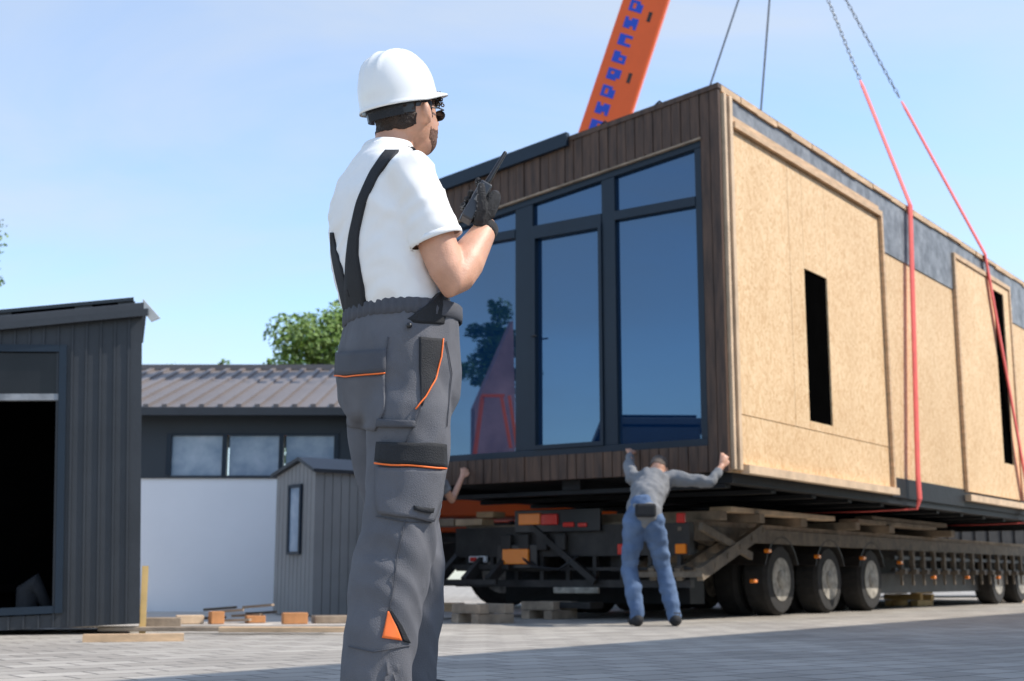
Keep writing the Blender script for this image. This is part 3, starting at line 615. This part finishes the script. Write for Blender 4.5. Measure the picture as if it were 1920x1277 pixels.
# ------------------------------------------------------------------ background figures
def fingers(mb,w,dirv,spread,r=.009,ln=.07):
    dirv=dirv.normalized(); spread=spread.normalized(); 
    mb.tube([w,w+dirv*.05,w+dirv*.085],[.026,.036,.032],10,'round',.6,dirv.cross(spread))
    for k,l in enumerate((.88,1,.95,.75)):
        b0=w+dirv*.07+spread*((k-1.5)*.020)
        mb.tube([b0,b0+dirv*ln*l*.55+spread*((k-1.5)*.004),b0+dirv*ln*l*.95+spread*((k-1.5)*.007)-dirv.cross(spread)*.012],[r,r*.9,r*.75],8,'round')
    b0=w+dirv*.02-spread*.028
    mb.tube([b0,b0+dirv*.03-spread*.02,b0+dirv*.062-spread*.026],[.012,.011,.009],8,'round')
def figure(name,root,J,top_m,sleeve,lab,hair_m):
    P=empty(name,root,0,lab,'person'); V={k:Vector(v) for k,v in J.items()}
    hc=V['head']; nk=V['neck']
    mb=MB()
    mb.tube([V['pelvis'],V['spine'],V['chest'],nk],[.12,.11,.13,.05],14,'round')
    mb.tube([nk,hc],[.055,.058],12,'round')
    fw=V['face'].normalized()
    rt=fw.cross(Vector((0,0,1))).normalized(); upv=rt.cross(fw)
    FM=Matrix(((fw.x,-rt.x,upv.x,hc.x),(fw.y,-rt.y,upv.y,hc.y),(fw.z,-rt.z,upv.z,hc.z),(0,0,0,1)))
    mb.ball((0,0,.02),(.098,.077,.115),FM); mb.ball((.03,0,-.055),(.06,.05,.065),FM); mb.ball((.1,0,-.02),(.022,.014,.022),FM,10)
    for s in (-1,1): mb.ball((0,s*.078,-.01),(.018,.012,.032),FM,10)
    for s in 'LR':
        mb.tube([V['sh'+s],V['el'+s],V['wr'+s]],[.050,.040,.027],12,'round'); mb.tube([V['chest'],V['sh'+s]],[.08,.055],12,'round')
        dv=V['ha'+s]-V['wr'+s]; fingers(mb,V['wr'+s],dv,V['sp'+s])
        mb.tube([V['pelvis'],V['hip'+s],V['kn'+s],V['an'+s]],[.09,.07,.045,.035],12,'round')
    me=remesh(mb.mesh(),.010,2); me.transform(WM[P.name].inverted()); link('body',me,M['skin'],P,True)
    mb=MB(); mb.tube([V['pelvis']+(V['spine']-V['pelvis'])*.05,V['spine'],V['chest'],nk+(V['chest']-nk)*.25],[.145,.142,.165,.075],18,'round')
    for s in 'LR':
        e=V['el'+s]+(V['wr'+s]-V['el'+s])*sleeve if sleeve>0 else V['sh'+s]+(V['el'+s]-V['sh'+s])*(.6)
        pts=[V['chest'],V['sh'+s]]+([V['el'+s]] if sleeve>0 else [])+[e]
        mb.tube(pts,[.1,.070]+([.053] if sleeve>0 else [])+[.042 if sleeve>0 else .06],14,True)
    me=remesh(mb.mesh(),.015,4)
    for v in me.vertices: v.co+=v.normal*(.022*noise.noise(v.co*8)+.012*noise.noise(v.co*20))
    me.transform(WM[P.name].inverted()); link('shirt',me,top_m,P,True)
    mb=MB()
    for s in 'LR':
        k_=V['kn'+s]; h_=V['hip'+s]; a_=V['an'+s]
        mb.tube([V['pelvis']+Vector((0,0,.06)),h_,h_.lerp(k_,.55),k_,k_.lerp(a_,.4),a_+Vector((0,0,-.02))],[.120,.098,.083,.068,.068,.058],16,'round')
    me=remesh(mb.mesh(),.014,3)
    for v in me.vertices: v.co+=v.normal*(.014*noise.noise(Vector((v.co.x*8,v.co.y*8,v.co.z*18)))+.006*noise.noise(v.co*25)+.002)
    me.transform(WM[P.name].inverted()); link('jeans',me,M['jeans'],P,True)
    for s in 'LR':
        a_=V['an'+s]; t=V['toe'+s]; mb=MB().tube([Vector((a_.x,a_.y-.03,.05)),Vector(((a_.x+t.x)/2,(a_.y+t.y)/2,.055)),Vector((t.x,t.y,.038))],[.05,.048,.036],12,'round'); mb.tube([a_+Vector((0,0,.02)),Vector((a_.x,a_.y,.05))],[.05,.05],12)
        mb.build('shoe',M['black'],P,True,True)
    me2=MB().ball((-.008,0,.028),(.098,.079,.110),FM).mesh(); 
    bm=bmesh.new(); bm.from_mesh(me2); FI=FM.inverted()
    bmesh.ops.delete(bm,geom=[f for f in bm.faces if (lambda c:(c.x>.045 and c.z<.09) or (c.z<-.02))(FI@f.calc_center_median())],context='FACES'); 
    for v in bm.verts: v.co+=Vector((1,1,1))*.010*noise.noise(v.co*40)
    bm.to_mesh(me2); bm.free(); me2.transform(WM[P.name].inverted()); link('hair',me2,hair_m,P,True)
    return P
P2=figure('person',(1.15,11.15,0),dict(pelvis=(1.09,11.10,.90),spine=(1.13,11.22,1.06),chest=(1.20,11.42,1.17),neck=(1.25,11.52,1.235),head=(1.275,11.62,1.315),face=(.3,.8,-.75),
   shL=(1.04,11.48,1.23),elL=(1.03,11.72,1.35),wrL=(1.06,11.97,1.49),haL=(1.07,12.15,1.57),spL=(-1,0,.2),
   shR=(1.38,11.42,1.23),elR=(1.68,11.38,1.19),wrR=(1.80,11.46,1.33),haR=(1.84,11.5,1.45),spR=(-.8,0,.5),
   hipL=(1.01,11.10,.83),knL=(.975,11.2,.48),anL=(1.02,11.08,.09),toeL=(.99,11.25,.04),hipR=(1.17,11.10,.83),knR=(1.25,11.22,.48),anR=(1.33,11.12,.09),toeR=(1.37,11.28,.04)),M['gshirt'],.85,'man in grey jersey and blue jeans bending to steady the hanging house',M['ghair'])
MB().box((-.085,-.05,-.055),(.085,.03,.055)).build('waist_pouch',M['black'],P2,bevel=.02).location=(-.06,-.19,.93)
P3=figure('person',(-.88,12.75,0),dict(pelvis=(-.88,12.65,.92),spine=(-.88,12.7,1.1),chest=(-.86,12.8,1.27),neck=(-.85,12.85,1.4),head=(-.84,12.9,1.5),face=(.2,1,.1),
   shL=(-1.03,12.82,1.33),elL=(-1.05,13.1,1.35),wrL=(-1.0,13.35,1.45),haL=(-1.0,13.5,1.5),spL=(-1,0,.2),
   shR=(-.70,12.8,1.31),elR=(-.58,12.95,1.13),wrR=(-.49,13.12,1.36),haR=(-.46,13.2,1.48),spR=(-1,0,.3),
   hipL=(-.98,12.65,.85),knL=(-1.0,12.75,.48),anL=(-1.02,12.65,.09),toeL=(-1.02,12.82,.04),hipR=(-.80,12.65,.85),knR=(-.80,12.75,.48),anR=(-.80,12.6,.09),toeR=(-.78,12.78,.04)),M['gshirt'],0,'man mostly hidden behind the worker with bare arm raised to the house',M['hair'])
# ------------------------------------------------------------------ main worker
WR=empty('person',(-.32,3.6,0),R(30),'worker in white hard hat, white t-shirt and grey dungarees holding a two way radio','person')
WW=WM[WR.name]; WI=WW.inverted()
def ring(z,x,a_,b2,y=0,n=40,e=2.3):
    o=[]
    for k in range(n):
        t=2*math.pi*k/n; c=math.cos(t); s=math.sin(t)
        o.append(Vector((x+b2*math.copysign(abs(c)**(2/e),c),y+a_*math.copysign(abs(s)**(2/e),s),z)))
    return o
HT=21
El=WI@Vector((-.158,3.44,1.15)); Wr=WI@Vector((-.070,3.57,1.335)); Sh=Vector((-.045,-.178,1.445))
ElL=Vector((.0,.26,1.18)); WrL=Vector((.14,.13,1.13)); ShL=Vector((-.04,.172,1.45))
HM=Matrix.Translation((.024,-.002,1.674))@Matrix.Rotation(R(HT),4,'Z')@Matrix.Rotation(R(-13),4,'Y')
mb=MB()
mb.rings([ring(1.0,.02,.15,.11),ring(1.15,-.02,.15,.10),ring(1.34,-.05,.165,.10),ring(1.44,-.05,.155,.09),ring(1.52,-.035,.08,.06)])
mb.tube([(-.035,0,1.48),(-.020,0,1.56),(.006,0,1.66)],[.060,.056,.057],18,'round')
mb.ball((-.005,0,.012),(.100,.077,.112),HM,28); mb.ball((.038,0,-.066),(.054,.050,.052),HM,20); mb.ball((.052,0,-.03),(.05,.052,.066),HM,20)
mb.tube([HM@Vector((.098,0,.02)),HM@Vector((.118,0,-.02)),HM@Vector((.105,0,-.032))],[.009,.014,.010],10,'round')
mb.ball((.093,0,-.062),(.014,.024,.008),HM,12); mb.ball((.085,0,.03),(.018,.06,.012),HM,12)
for s in (-1,1):
    mb.ball((-.005,s*.080,-.012),(.018,.010,.032),HM,14); mb.ball((-.014,s*.089,-.006),(.015,.008,.028),HM,12)
for S_,E_,W_ in ((Sh,El,Wr),(ShL,ElL,WrL)):
    mb.tube([S_,S_+(E_-S_)*.45,E_+(S_-E_)*.12,E_,E_+(W_-E_)*.1,E_+(W_-E_)*.35,W_+(E_-W_)*.1,W_],[.054,.055,.049,.044,.050,.053,.035,.030],18,'round')
for s,kn,an in ((-1,(-.045,-.1,.45),(-.09,-.11,.1)),(1,(.1,.1,.45),(.085,.11,.1))):
    mb.tube([(.01,s*.09,.95),kn,an],[.09,.055,.04],12,'round')
mb.ball(WrL+Vector((.04,-.03,0)),(.05,.035,.03)); 
for k in range(4): mb.tube([WrL+Vector((.06,-.04,.02-.014*k)),WrL+Vector((.085,-.065,.015-.014*k)),WrL+Vector((.07,-.09,.01-.014*k))],[.009,.009,.008],8,'round')
mb.tube([WrL+Vector((.03,-.01,.03)),WrL+Vector((.06,-.03,.05))],[.012,.01],8,'round')
body=remesh(mb.mesh(),.0055,3); link('body',body,M['skin'],WR,True)
HI=HM.inverted()
def isbeard(c):
    if c.z<1.5: return False
    p=HI@c; return p.x>.024+max(0,(-.070-p.z))*.6 and p.z<-.048+.30*max(0,.05-p.x)+.010*noise.noise(c*60) and p.z>-.135 and not (p.x>.090 and p.z>-.058)
shell(body,isbeard,.0008,'beard',M['beard'],WR,.0012,150)
def ishair(c):
    if c.z<1.55: return False
    p=HI@c; return p.z>-.050+.30*max(0,p.x+.06)+.006*noise.noise(c*60) and p.x<.026 and p.z<.09 and not(-.038<p.x<.012 and p.z<.02 and abs(p.y)>.06)
shell(body,ishair,.003,'hair',M['hair'],WR,.003,140)
mb=MB()
for k in range(50):
    c=HM@Vector((random.uniform(.03,.088),-random.uniform(.050,.070),.038+random.uniform(-.02,.02)))
    r_=random.uniform(.003,.006); ph=random.random()*6
    mb.tube([c+Vector((r_*math.cos(t+ph),random.uniform(-.002,.002),r_*math.sin(t+ph)*1.1)) for t in (0,1,2,3,4,5)],.002,5)
mb.build('curly_fringe',M['hair'],WR,smooth=True)
# shirt
mb=MB()
mb.rings([ring(1.02,.02,.165,.115),ring(1.10,.005,.172,.122),ring(1.149,-.02,.176,.118),ring(1.231,-.042,.182,.120),ring(1.338,-.054,.190,.124),ring(1.42,-.056,.190,.118),ring(1.475,-.052,.172,.103),ring(1.518,-.045,.135,.086),ring(1.552,-.036,.092,.072),ring(1.575,-.032,.067,.064)])
for S_,E_,a_ in ((Sh,El,.62),(ShL,ElL,.62)):
    mb.tube([S_+Vector((0,-.09*math.copysign(1,S_.y),.01)),S_,S_+(E_-S_)*.3,S_+(E_-S_)*a_],[.070,.070,.072,.072],20,True)
sh=remesh(mb.mesh(),.0065,5)
ridge=lambda v: 1-2*math.sqrt(noise.noise(v)**2+.004)
def wr_sh(c):
    low=max(0,1-(c.z-1.05)/.30); lat=max(0,1-abs(c.z-1.38)/.2)
    f=ridge(Vector((c.x*9+3,c.y*9,c.z*20+c.x*14+c.y*8)))
    b2=noise.noise(Vector((c.x*5,c.y*5+7,c.z*6-c.x*9)))
    g2=ridge(Vector((c.x*7+c.z*6,c.y*7-c.z*4,c.z*5)))
    h2=ridge(Vector((c.x*12-c.z*9,c.y*12+c.z*9,c.z*12+5)))
    return low*(.014*f)+.006*b2+.011*lat*(g2-.5)+.006*(h2-.5)
for v in sh.vertices: v.co+=v.normal*wr_sh(v.co)
relax(sh,2)
bm=bmesh.new(); bm.from_mesh(sh)
for S_,E_ in ((Sh,El),(ShL,ElL)):
    d_=(E_-S_).normalized(); bmesh.ops.delete(bm,geom=[f for f in bm.faces if (f.calc_center_median()-S_).dot(d_)>(E_-S_).length*.62-.008 and (f.calc_center_median()-(S_+(E_-S_)*.62)).length<.085 and f.normal.dot(d_)>.70],context='FACES')
bmesh.ops.delete(bm,geom=[f for f in bm.faces if f.calc_center_median().z>1.566],context='FACES')
bm.to_mesh(sh); bm.free(); so=link('shirt',sh,M['shirt'],WR,True); sm=so.modifiers.new('s','SOLIDIFY'); sm.thickness=.003; sm.offset=-1
MB().rings([ring(z,x,a_,b2) for z,x,a_,b2 in ((1.557,-.034,.082,.071),(1.568,-.034,.076,.069),(1.577,-.033,.070,.065),(1.579,-.033,.064,.060))],False).build('collar',M['shirt'],so,smooth=True)
mb=MB(); S_,E_=Sh,El; q0=S_+(E_-S_)*.575; q1=S_+(E_-S_)*.625; mb.tube([q0,q0.lerp(q1,.5),q1],[.0735,.0745,.0735],28,False); o=mb.build('sleeve_hem',M['shirt'],so,smooth=True); m_=o.modifiers.new('s','SOLIDIFY'); m_.thickness=.004
bsh=bvh(sh,WW)
# trousers
mb=MB()
mb.rings([ring(1.105,.021,.180,.140),ring(1.085,.020,.183,.143),ring(1.0,.011,.193,.155),ring(.93,.009,.197,.157),ring(.86,.011,.192,.148),ring(.80,.012,.16,.12)])
mb.tube([(.0,-.095,.93),(-.002,-.1,.82),(0,-.1,.71),(-.010,-.1,.61),(-.025,-.1,.52),(-.045,-.1,.416),(-.07,-.105,.29),(-.09,-.11,.14),(-.09,-.11,.05)],[.10,.113,.109,.104,.101,.101,.096,.089,.092],28)
mb.tube([(.012,.09,.93),(.015,.095,.82),(.03,.1,.71),(.055,.1,.61),(.08,.1,.52),(.106,.1,.416),(.110,.105,.29),(.090,.11,.14),(.086,.11,.05)],[.10,.11,.101,.098,.096,.095,.089,.089,.092],28)
tr=remesh(mb.mesh(),.006,8)
def wr_tr(c):
    z=c.z
    kn=max(0,1-abs(z-.44)/.22); hem=max(0,1-(z-.05)/.2) if z<.25 else 0; cr=max(0,1-abs(z-.80)/.18); wst=max(0,1-abs(z-1.05)/.06); top=min(1,max(.15,(1.09-z)/.08))
    a_=ridge(Vector((c.x*4+1,c.y*4,z*9+c.x*9+c.y*6)))
    b2=ridge(Vector((c.x*5-4,c.y*5+2,z*6-c.x*11)))
    e_=ridge(Vector((c.x*10+z*3,c.y*10-z*2,z*2.2+8)))
    v_=noise.noise(Vector((c.x*4,c.y*4,z*2)))
    g_=noise.noise(Vector((c.x*45,c.y*45,z*3)))
    return top*(.004*(a_-.5)+.010*kn*(a_-.5)+.012*hem*(a_-.4)+.007*cr*(b2-.5)+.004*v_+.004*(b2-.5)+.008*(e_-.5))+.006*wst*g_
for v in tr.vertices: v.co+=v.normal*wr_tr(v.co)
relax(tr,3)
trO=link('dungarees',tr,M['trouser'],WR,True)
btr=bvh(tr,WW)
rr=[]; 
for z,o_ in ((1.066,.0),(1.068,.004),(1.085,.005),(1.106,.004),(1.110,.0),(1.106,-.006)):
    r0=ring(z,.020,.186,.146,n=160); rr.append([Vector((p.x,p.y,p.z))+Vector((p.x-.02,p.y,0)).normalized()*(o_+(.0028*math.sin(k*2*math.pi/160*44+2*noise.noise(p*8)) if p.x<.05 else 0)) for k,p in enumerate(r0)])
MB().rings(rr,False).build('waistband',M['trouser_d'],trO,smooth=True)
MB().ball(tuple(cast(btr,768,612)[0]+Vector((0,-.012,0))),.008,None,12).build('button',M['plastic'],trO,True,True)
patch(btr,[(786,632),(786,690),(790,760)],[(829,636),(824,682),(792,762)],'side_pocket',M['black'],trO,.002,.003,10,20,1)
pipe_on(btr,[(829,636),(826,670),(815,712),(798,745),(779,768)],'piping',M['piping'],trO,.0022,.006)
patch(btr,[(635,662),(633,704)],[(726,656),(723,698)],'back_pocket_flap',M['trouser_d'],trO,.005,.005,14,5,3)
pipe_on(btr,[(633,705),(660,705),(695,702),(723,699)],'piping',M['piping'],trO,.0022,.009)
patch(btr,[(639,706),(643,760),(655,800)],[(722,702),(723,770),(705,808)],'back_pocket',M['trouser'],trO,.002,.004,14,12,2)
patch(btr,[(713,828),(709,866)],[(829,832),(830,876)],'cargo_pocket_flap',M['black'],trO,.008,.007,16,6,3)
pipe_on(btr,[(708,869),(745,872),(790,875),(829,878)],'piping',M['piping'],trO,.0026,.012)
patch(btr,[(708,876),(706,925),(712,962)],[(828,880),(823,935),(809,978)],'cargo_pocket',M['trouser'],trO,.006,.006,16,12,3)
patch(btr,[(773,948),(772,957)],[(806,952),(805,961)],'pocket_label',M['black'],trO,.016,.003,5,2)
patch(btr,[(712,785),(710,800)],[(778,790),(777,802)],'hammer_loop',M['trouser_d'],trO,.006,.005,10,3,2)
patch(btr,[(727,1146),(722,1170),(716,1196)],[(729,1146),(741,1172),(752,1201)],'knee_insert',M['piping'],trO,.002,.003,8,10)
patch(btr,[(729,1142),(744,1172),(756,1203)],[(733,1142),(752,1172),(768,1206)],'knee_trim',M['black'],trO,.002,.003,6,10)
for pl in ([(790,765),(775,800),(760,830)],[(760,975),(745,1040),(738,1100),(729,1142)],[(728,632),(726,655)],[(706,968),(760,978),(808,980)],[(655,1212),(700,1222),(768,1210)],[(836,640),(846,700),(836,800)]):
    pipe_on(btr,pl,'seam',M['trouser_d'],trO,.0014,.003)
def isbib(c): return c.z>1.06 and c.z<1.32 and c.x>.035+(c.z-1.08)*.35 and abs(c.y)<.12 
shell(sh,isbib,.014,'bib',M['trouser_d'],trO,0)
patch(bsh,[(820,549),(795,572),(758,604)],[(846,562),(852,585),(857,612)],'bib_side',M['black'],trO,.016,.004,12,10,6)
pipe_on(bsh,[(851,566),(855,585),(857,608)],'piping',M['piping'],trO,.004,.022)
patch(bsh,[(722,284),(712,298),(693,326),(670,378),(657,435),(651,480),(648,540),(648,600)],[(748,284),(736,298),(712,326),(687,378),(674,435),(672,480),(684,540),(690,600)],'back_strap',M['black'],trO,.003,.003,6,40,5)
patch(bsh,[(621,436),(622,470),(629,510),(641,560),(650,600)],[(626,436),(632,470),(645,510),(660,560),(672,600)],'back_strap',M['black'],trO,.002,.003,5,24,3)
BS=bvh(sh)
for s in (-1,1):
    Q=[]
    for p in [(-.0,s*.098,1.55),(.03,s*.095,1.53),(.07,s*.095,1.45),(.085,s*.09,1.38),(.09,s*.08,1.30)]:
        h=BS.find_nearest(Vector(p)); Q.append(h[0]+h[1]*.006)
    mb=MB(); vr=[]
    for i,p in enumerate(Q):
        h=BS.find_nearest(p); t=(Q[min(i+1,len(Q)-1)]-Q[max(i-1,0)]).normalized(); sd=t.cross(h[1]).normalized()
        vr.append([p+sd*.018,p-sd*.018,p-sd*.018+h[1]*.004,p+sd*.018+h[1]*.004])
    mb.rings(vr); mb.build('shoulder_strap',M['black'],trO)
for s,x,y_ in ((-1,-.09,-.11),(1,.085,.11)):
    mb=MB().tube([(x-.07,y_,.055),(x+.02,y_,.07),(x+.12,y_,.055),(x+.17,y_,.045)],[.052,.055,.05,.04],14,'round'); mb.tube([(x,y_,.14),(x,y_,.06)],[.055,.055],14)
    b0=mb.build('boot',M['black'],WR,smooth=True); MB().box((x-.12,y_-.05,0),(x+.2,y_+.05,.022)).build('sole',M['plastic'],b0,bevel=.01)
# helmet
HH=Matrix.Translation((-.004,0,1.720))@Matrix.Rotation(R(HT-4),4,'Z')@Matrix.Rotation(R(-17),4,'Y')
n=80; rs=[]; HX,HY,HZ=.119,.102,.134
up_=lambda ph: .026*max(0,math.cos(ph))**1.5
def hr(ph,th):
    c,s=math.cos(ph),math.sin(ph); st=math.sin(th)**.80
    y0=HY*st*s
    fade=min(1,st*3)*max(0,min(1,(.97-st)*7))
    rg=(.0045*max(0,1-abs(abs(y0)-.034)/.010)+.0045*max(0,1-abs(y0)/.013))*fade
    k=1+rg/.11; zr_=up_(ph); ct=max(0,math.cos(th))**.95
    return Vector((HX*st*c*k,y0*k,zr_+(HZ-zr_)*ct*k))
for i in range(1,31): rs.append([HH@hr(2*math.pi*k/n,math.pi/2*i/30) for k in range(n)])
def fl(ph,e,dz):
    c=math.cos(ph); br=max(0,c)**2.5; L_=.005+.044*br
    v=Vector((HX*math.cos(ph),HY*math.sin(ph),0)); dv=Vector((math.cos(ph),math.sin(ph)*(1-.3*br),0)).normalized()
    return HH@(v+dv*L_*e+Vector((0,0,up_(ph)+dz-.004*br*e-.004*e)))
rs.append([HH@Vector((HX*1.01*math.cos(2*math.pi*k/n),HY*1.01*math.sin(2*math.pi*k/n),-.016+up_(2*math.pi*k/n))) for k in range(n)])
for e_,dz in ((.4,-.018),(1,-.020),(1.04,-.026),(.7,-.027)): rs.append([fl(2*math.pi*k/n,e_,dz) for k in range(n)])
mb=MB(); mb.rings(rs,False); mb.bm.verts.ensure_lookup_table(); mb.bm.faces.new([mb.bm.verts[i] for i in range(n)])
hl=mb.build('hard_hat',M['helmet'],WR,smooth=True); s_=hl.modifiers.new('s','SOLIDIFY'); s_.thickness=.003; s_.offset=-1
def band(z0,z1,rx,ry,ph0,ph1,name,m,par,th=.004):
    mb=MB(); rr=[]
    for k in range(40):
        ph=ph0+(ph1-ph0)*k/39; c,s=math.cos(ph),math.sin(ph)
        rr.append([HH@Vector(((rx+q)*c+.008,(ry+q)*s,z)) for q,z in ((0,z0),(th,z0),(th,z1),(0,z1))])
    mb.rings(rr); return mb.build(name,m,par,smooth=False)
band(-.056,-.022,.108,.088,R(110),R(250),'headband',M['plastic'],hl)
band(-.060,-.038,.115,.094,R(170),R(232),'ratchet',M['black'],hl,.006)
band(-.042,-.030,.104,.086,R(250),R(290),'headband_side',M['plastic'],hl)
mb=MB()
for s in (-1,1): mb.tube([HM@Vector((-.01,s*.087,.004)),HM@Vector((.05,s*.080,.006)),HM@Vector((.090,s*.062,.006))],.0022,8,True)
mb.tube([HM@Vector((.090,-.062,.006)),HM@Vector((.104,-.03,.010)),HM@Vector((.112,0,.008)),HM@Vector((.104,.03,.010)),HM@Vector((.090,.062,.006))],.0022,8)
gl=mb.build('glasses',M['plastic'],WR,smooth=True)
for s in (-1,1): MB().ball((.097,s*.037,-.006),(.005,.023,.015),HM,16).build('lens',M['solar'],gl,smooth=True)
# radio + glove
Rc=at(894,377,3.54)
u=Vector((.47,.12,.87)).normalized(); nn=Vector((-.86,-.12,.47)); nn=(nn-u*nn.dot(u)).normalized(); vv=u.cross(nn).normalized()
if vv.y<0: vv=-vv
RM=Matrix(((nn.x,vv.x,u.x,Rc.x),(nn.y,vv.y,u.y,Rc.y),(nn.z,vv.z,u.z,Rc.z),(0,0,0,1)))
q=lambda x,y,z: RM@Vector((x,y,z))
RD=empty('two_way_radio',tuple(Rc),0,'black two way radio with long antenna held in the gloved hand','radio')
MB().box((-.017,-.028,-.066),(.017,.028,.054),RM).build('radio_body',M['radio'],RD,True,bevel=.005)
MB().tube([q(0,-.014,.052),q(0,-.014,.068),q(0,-.013,.10),q(.0,-.012,.160)],[.0085,.0078,.0066,.0056],10,'round').build('antenna',M['plastic'],RD,True,True)
MB().tube([q(0,.012,.052),q(0,.012,.068)],[.006,.0055],10).build('knob',M['plastic'],RD,True,True)
MB().box((.017,-.018,.0),(.0185,.018,.035),RM).build('speaker_grille',M['dots'],RD,True)
MB().box((-.008,-.0295,-.01),(.008,-.028,.02),RM).build('talk_button',M['dots'],RD,True)
w_=WW@Wr; fa=(WW@Wr-WW@El).normalized()
mb=MB()
mb.tube([w_-fa*.02,w_+fa*.012,q(-.033,.004,-.045),q(-.038,.004,-.01),q(-.037,.004,.022)],[.033,.032,.038,.041,.036],18,'round',.62,nn)
fz=[.030,.006,-.016,-.037]
for k in range(4):
    z=fz[k]; up=.026 if k==0 else .008
    mb.tube([q(-.035,.022,z-.012),q(-.021,.042,z+up*.4),q(.006,.042,z+up),q(.024,.026,z+up+.002),q(.026,.004,z+up)],[.0125,.0115,.0108,.0102,.0092],10,'round')
mb.tube([q(-.033,-.020,-.050),q(-.025,-.038,-.025),q(-.006,-.043,.004),q(.008,-.037,.030)],[.017,.0145,.0125,.0105],12,'round')
gm=remesh(mb.mesh(),.003,2)
for v in gm.vertices: v.co+=v.normal*.0012*noise.noise(v.co*90)
bgl=bvh(gm)
gm.transform(WI); gv=link('glove',gm,M['glove'],WR,True)
MB().tube([w_-fa*.026,w_-fa*.018,w_+fa*.004],[.0345,.036,.034],20,True).build('glove_cuff',M['glove'],gv,True,True)
mb=MB()
for k in range(120):
    p=q(random.uniform(0,.03),random.uniform(-.05,.03),random.uniform(-.06,.05)); h=bgl.find_nearest(p)
    if h[0] and (RM.inverted()@h[0]).x>-.022: mb.ball(tuple(h[0]+h[1]*.0005),.0016,None,6)
mb.build('grip_dots',M['dots'],gv,True)
# ------------------------------------------------------------------ camera, light, world
cam=bpy.data.cameras.new('Camera'); co=bpy.data.objects.new('Camera',cam); col.objects.link(co); co.location=CAM; co.rotation_euler=(math.pi/2+TH,0,0)
cam.sensor_width=36; cam.lens=36*F/1920; cam.clip_end=2000; cam.dof.use_dof=True; cam.dof.focus_distance=3.62; cam.dof.aperture_fstop=5.6; sc.camera=co
SE=R(47); sv=Vector((.999*math.cos(SE),-.03*math.cos(SE),math.sin(SE)))
su=bpy.data.lights.new('Sun','SUN'); su.energy=5.0; su.angle=R(.5); su.color=(1,.94,.86); so_=bpy.data.objects.new('Sun',su); col.objects.link(so_); so_.rotation_euler=sv.to_track_quat('Z','Y').to_euler()
w=bpy.data.worlds.new('World'); sc.world=w; w.use_nodes=True; nt=w.node_tree; N=nt.nodes; L=nt.links
bg=N['Background']; sk=N.new('ShaderNodeTexSky'); sk.sky_type='NISHITA'; sk.sun_disc=False; sk.sun_elevation=SE; sk.sun_rotation=math.atan2(sv.x,sv.y); sk.air_density=1.0; sk.dust_density=.8; sk.ozone_density=1.5
gain=N.new('ShaderNodeMixRGB'); gain.blend_type='MULTIPLY'; gain.inputs[0].default_value=1; gain.inputs[2].default_value=(1.7,1.85,1.98,1); L.new(sk.outputs[0],gain.inputs[1])
tc=N.new('ShaderNodeTexCoord'); mp=N.new('ShaderNodeMapping'); mp.inputs['Scale'].default_value=(.9,.9,3.4); mp.inputs['Location'].default_value=(.6,.3,.0); L.new(tc.outputs['Generated'],mp.inputs[0])
nz=N.new('ShaderNodeTexNoise'); nz.inputs['Scale'].default_value=2.0; nz.inputs['Detail'].default_value=8; nz.inputs['Roughness'].default_value=.52; nz.inputs['Distortion'].default_value=.6; L.new(mp.outputs[0],nz.inputs['Vector'])
cr=N.new('ShaderNodeValToRGB'); cr.color_ramp.elements[0].position=.36; cr.color_ramp.elements[0].color=(.06,.06,.06,1); cr.color_ramp.elements[1].position=.68; cr.color_ramp.elements[1].color=(.66,.66,.66,1); L.new(nz.outputs['Fac'],cr.inputs[0])
mx=N.new('ShaderNodeMixRGB'); L.new(cr.outputs[0],mx.inputs[0]); L.new(gain.outputs[0],mx.inputs[1]); mx.inputs[2].default_value=(5.0,5.4,5.8,1)
L.new(mx.outputs[0],bg.inputs['Color']); bg.inputs['Strength'].default_value=.148
sc.view_settings.view_transform='Standard'; sc.view_settings.look='None'; sc.view_settings.exposure=0
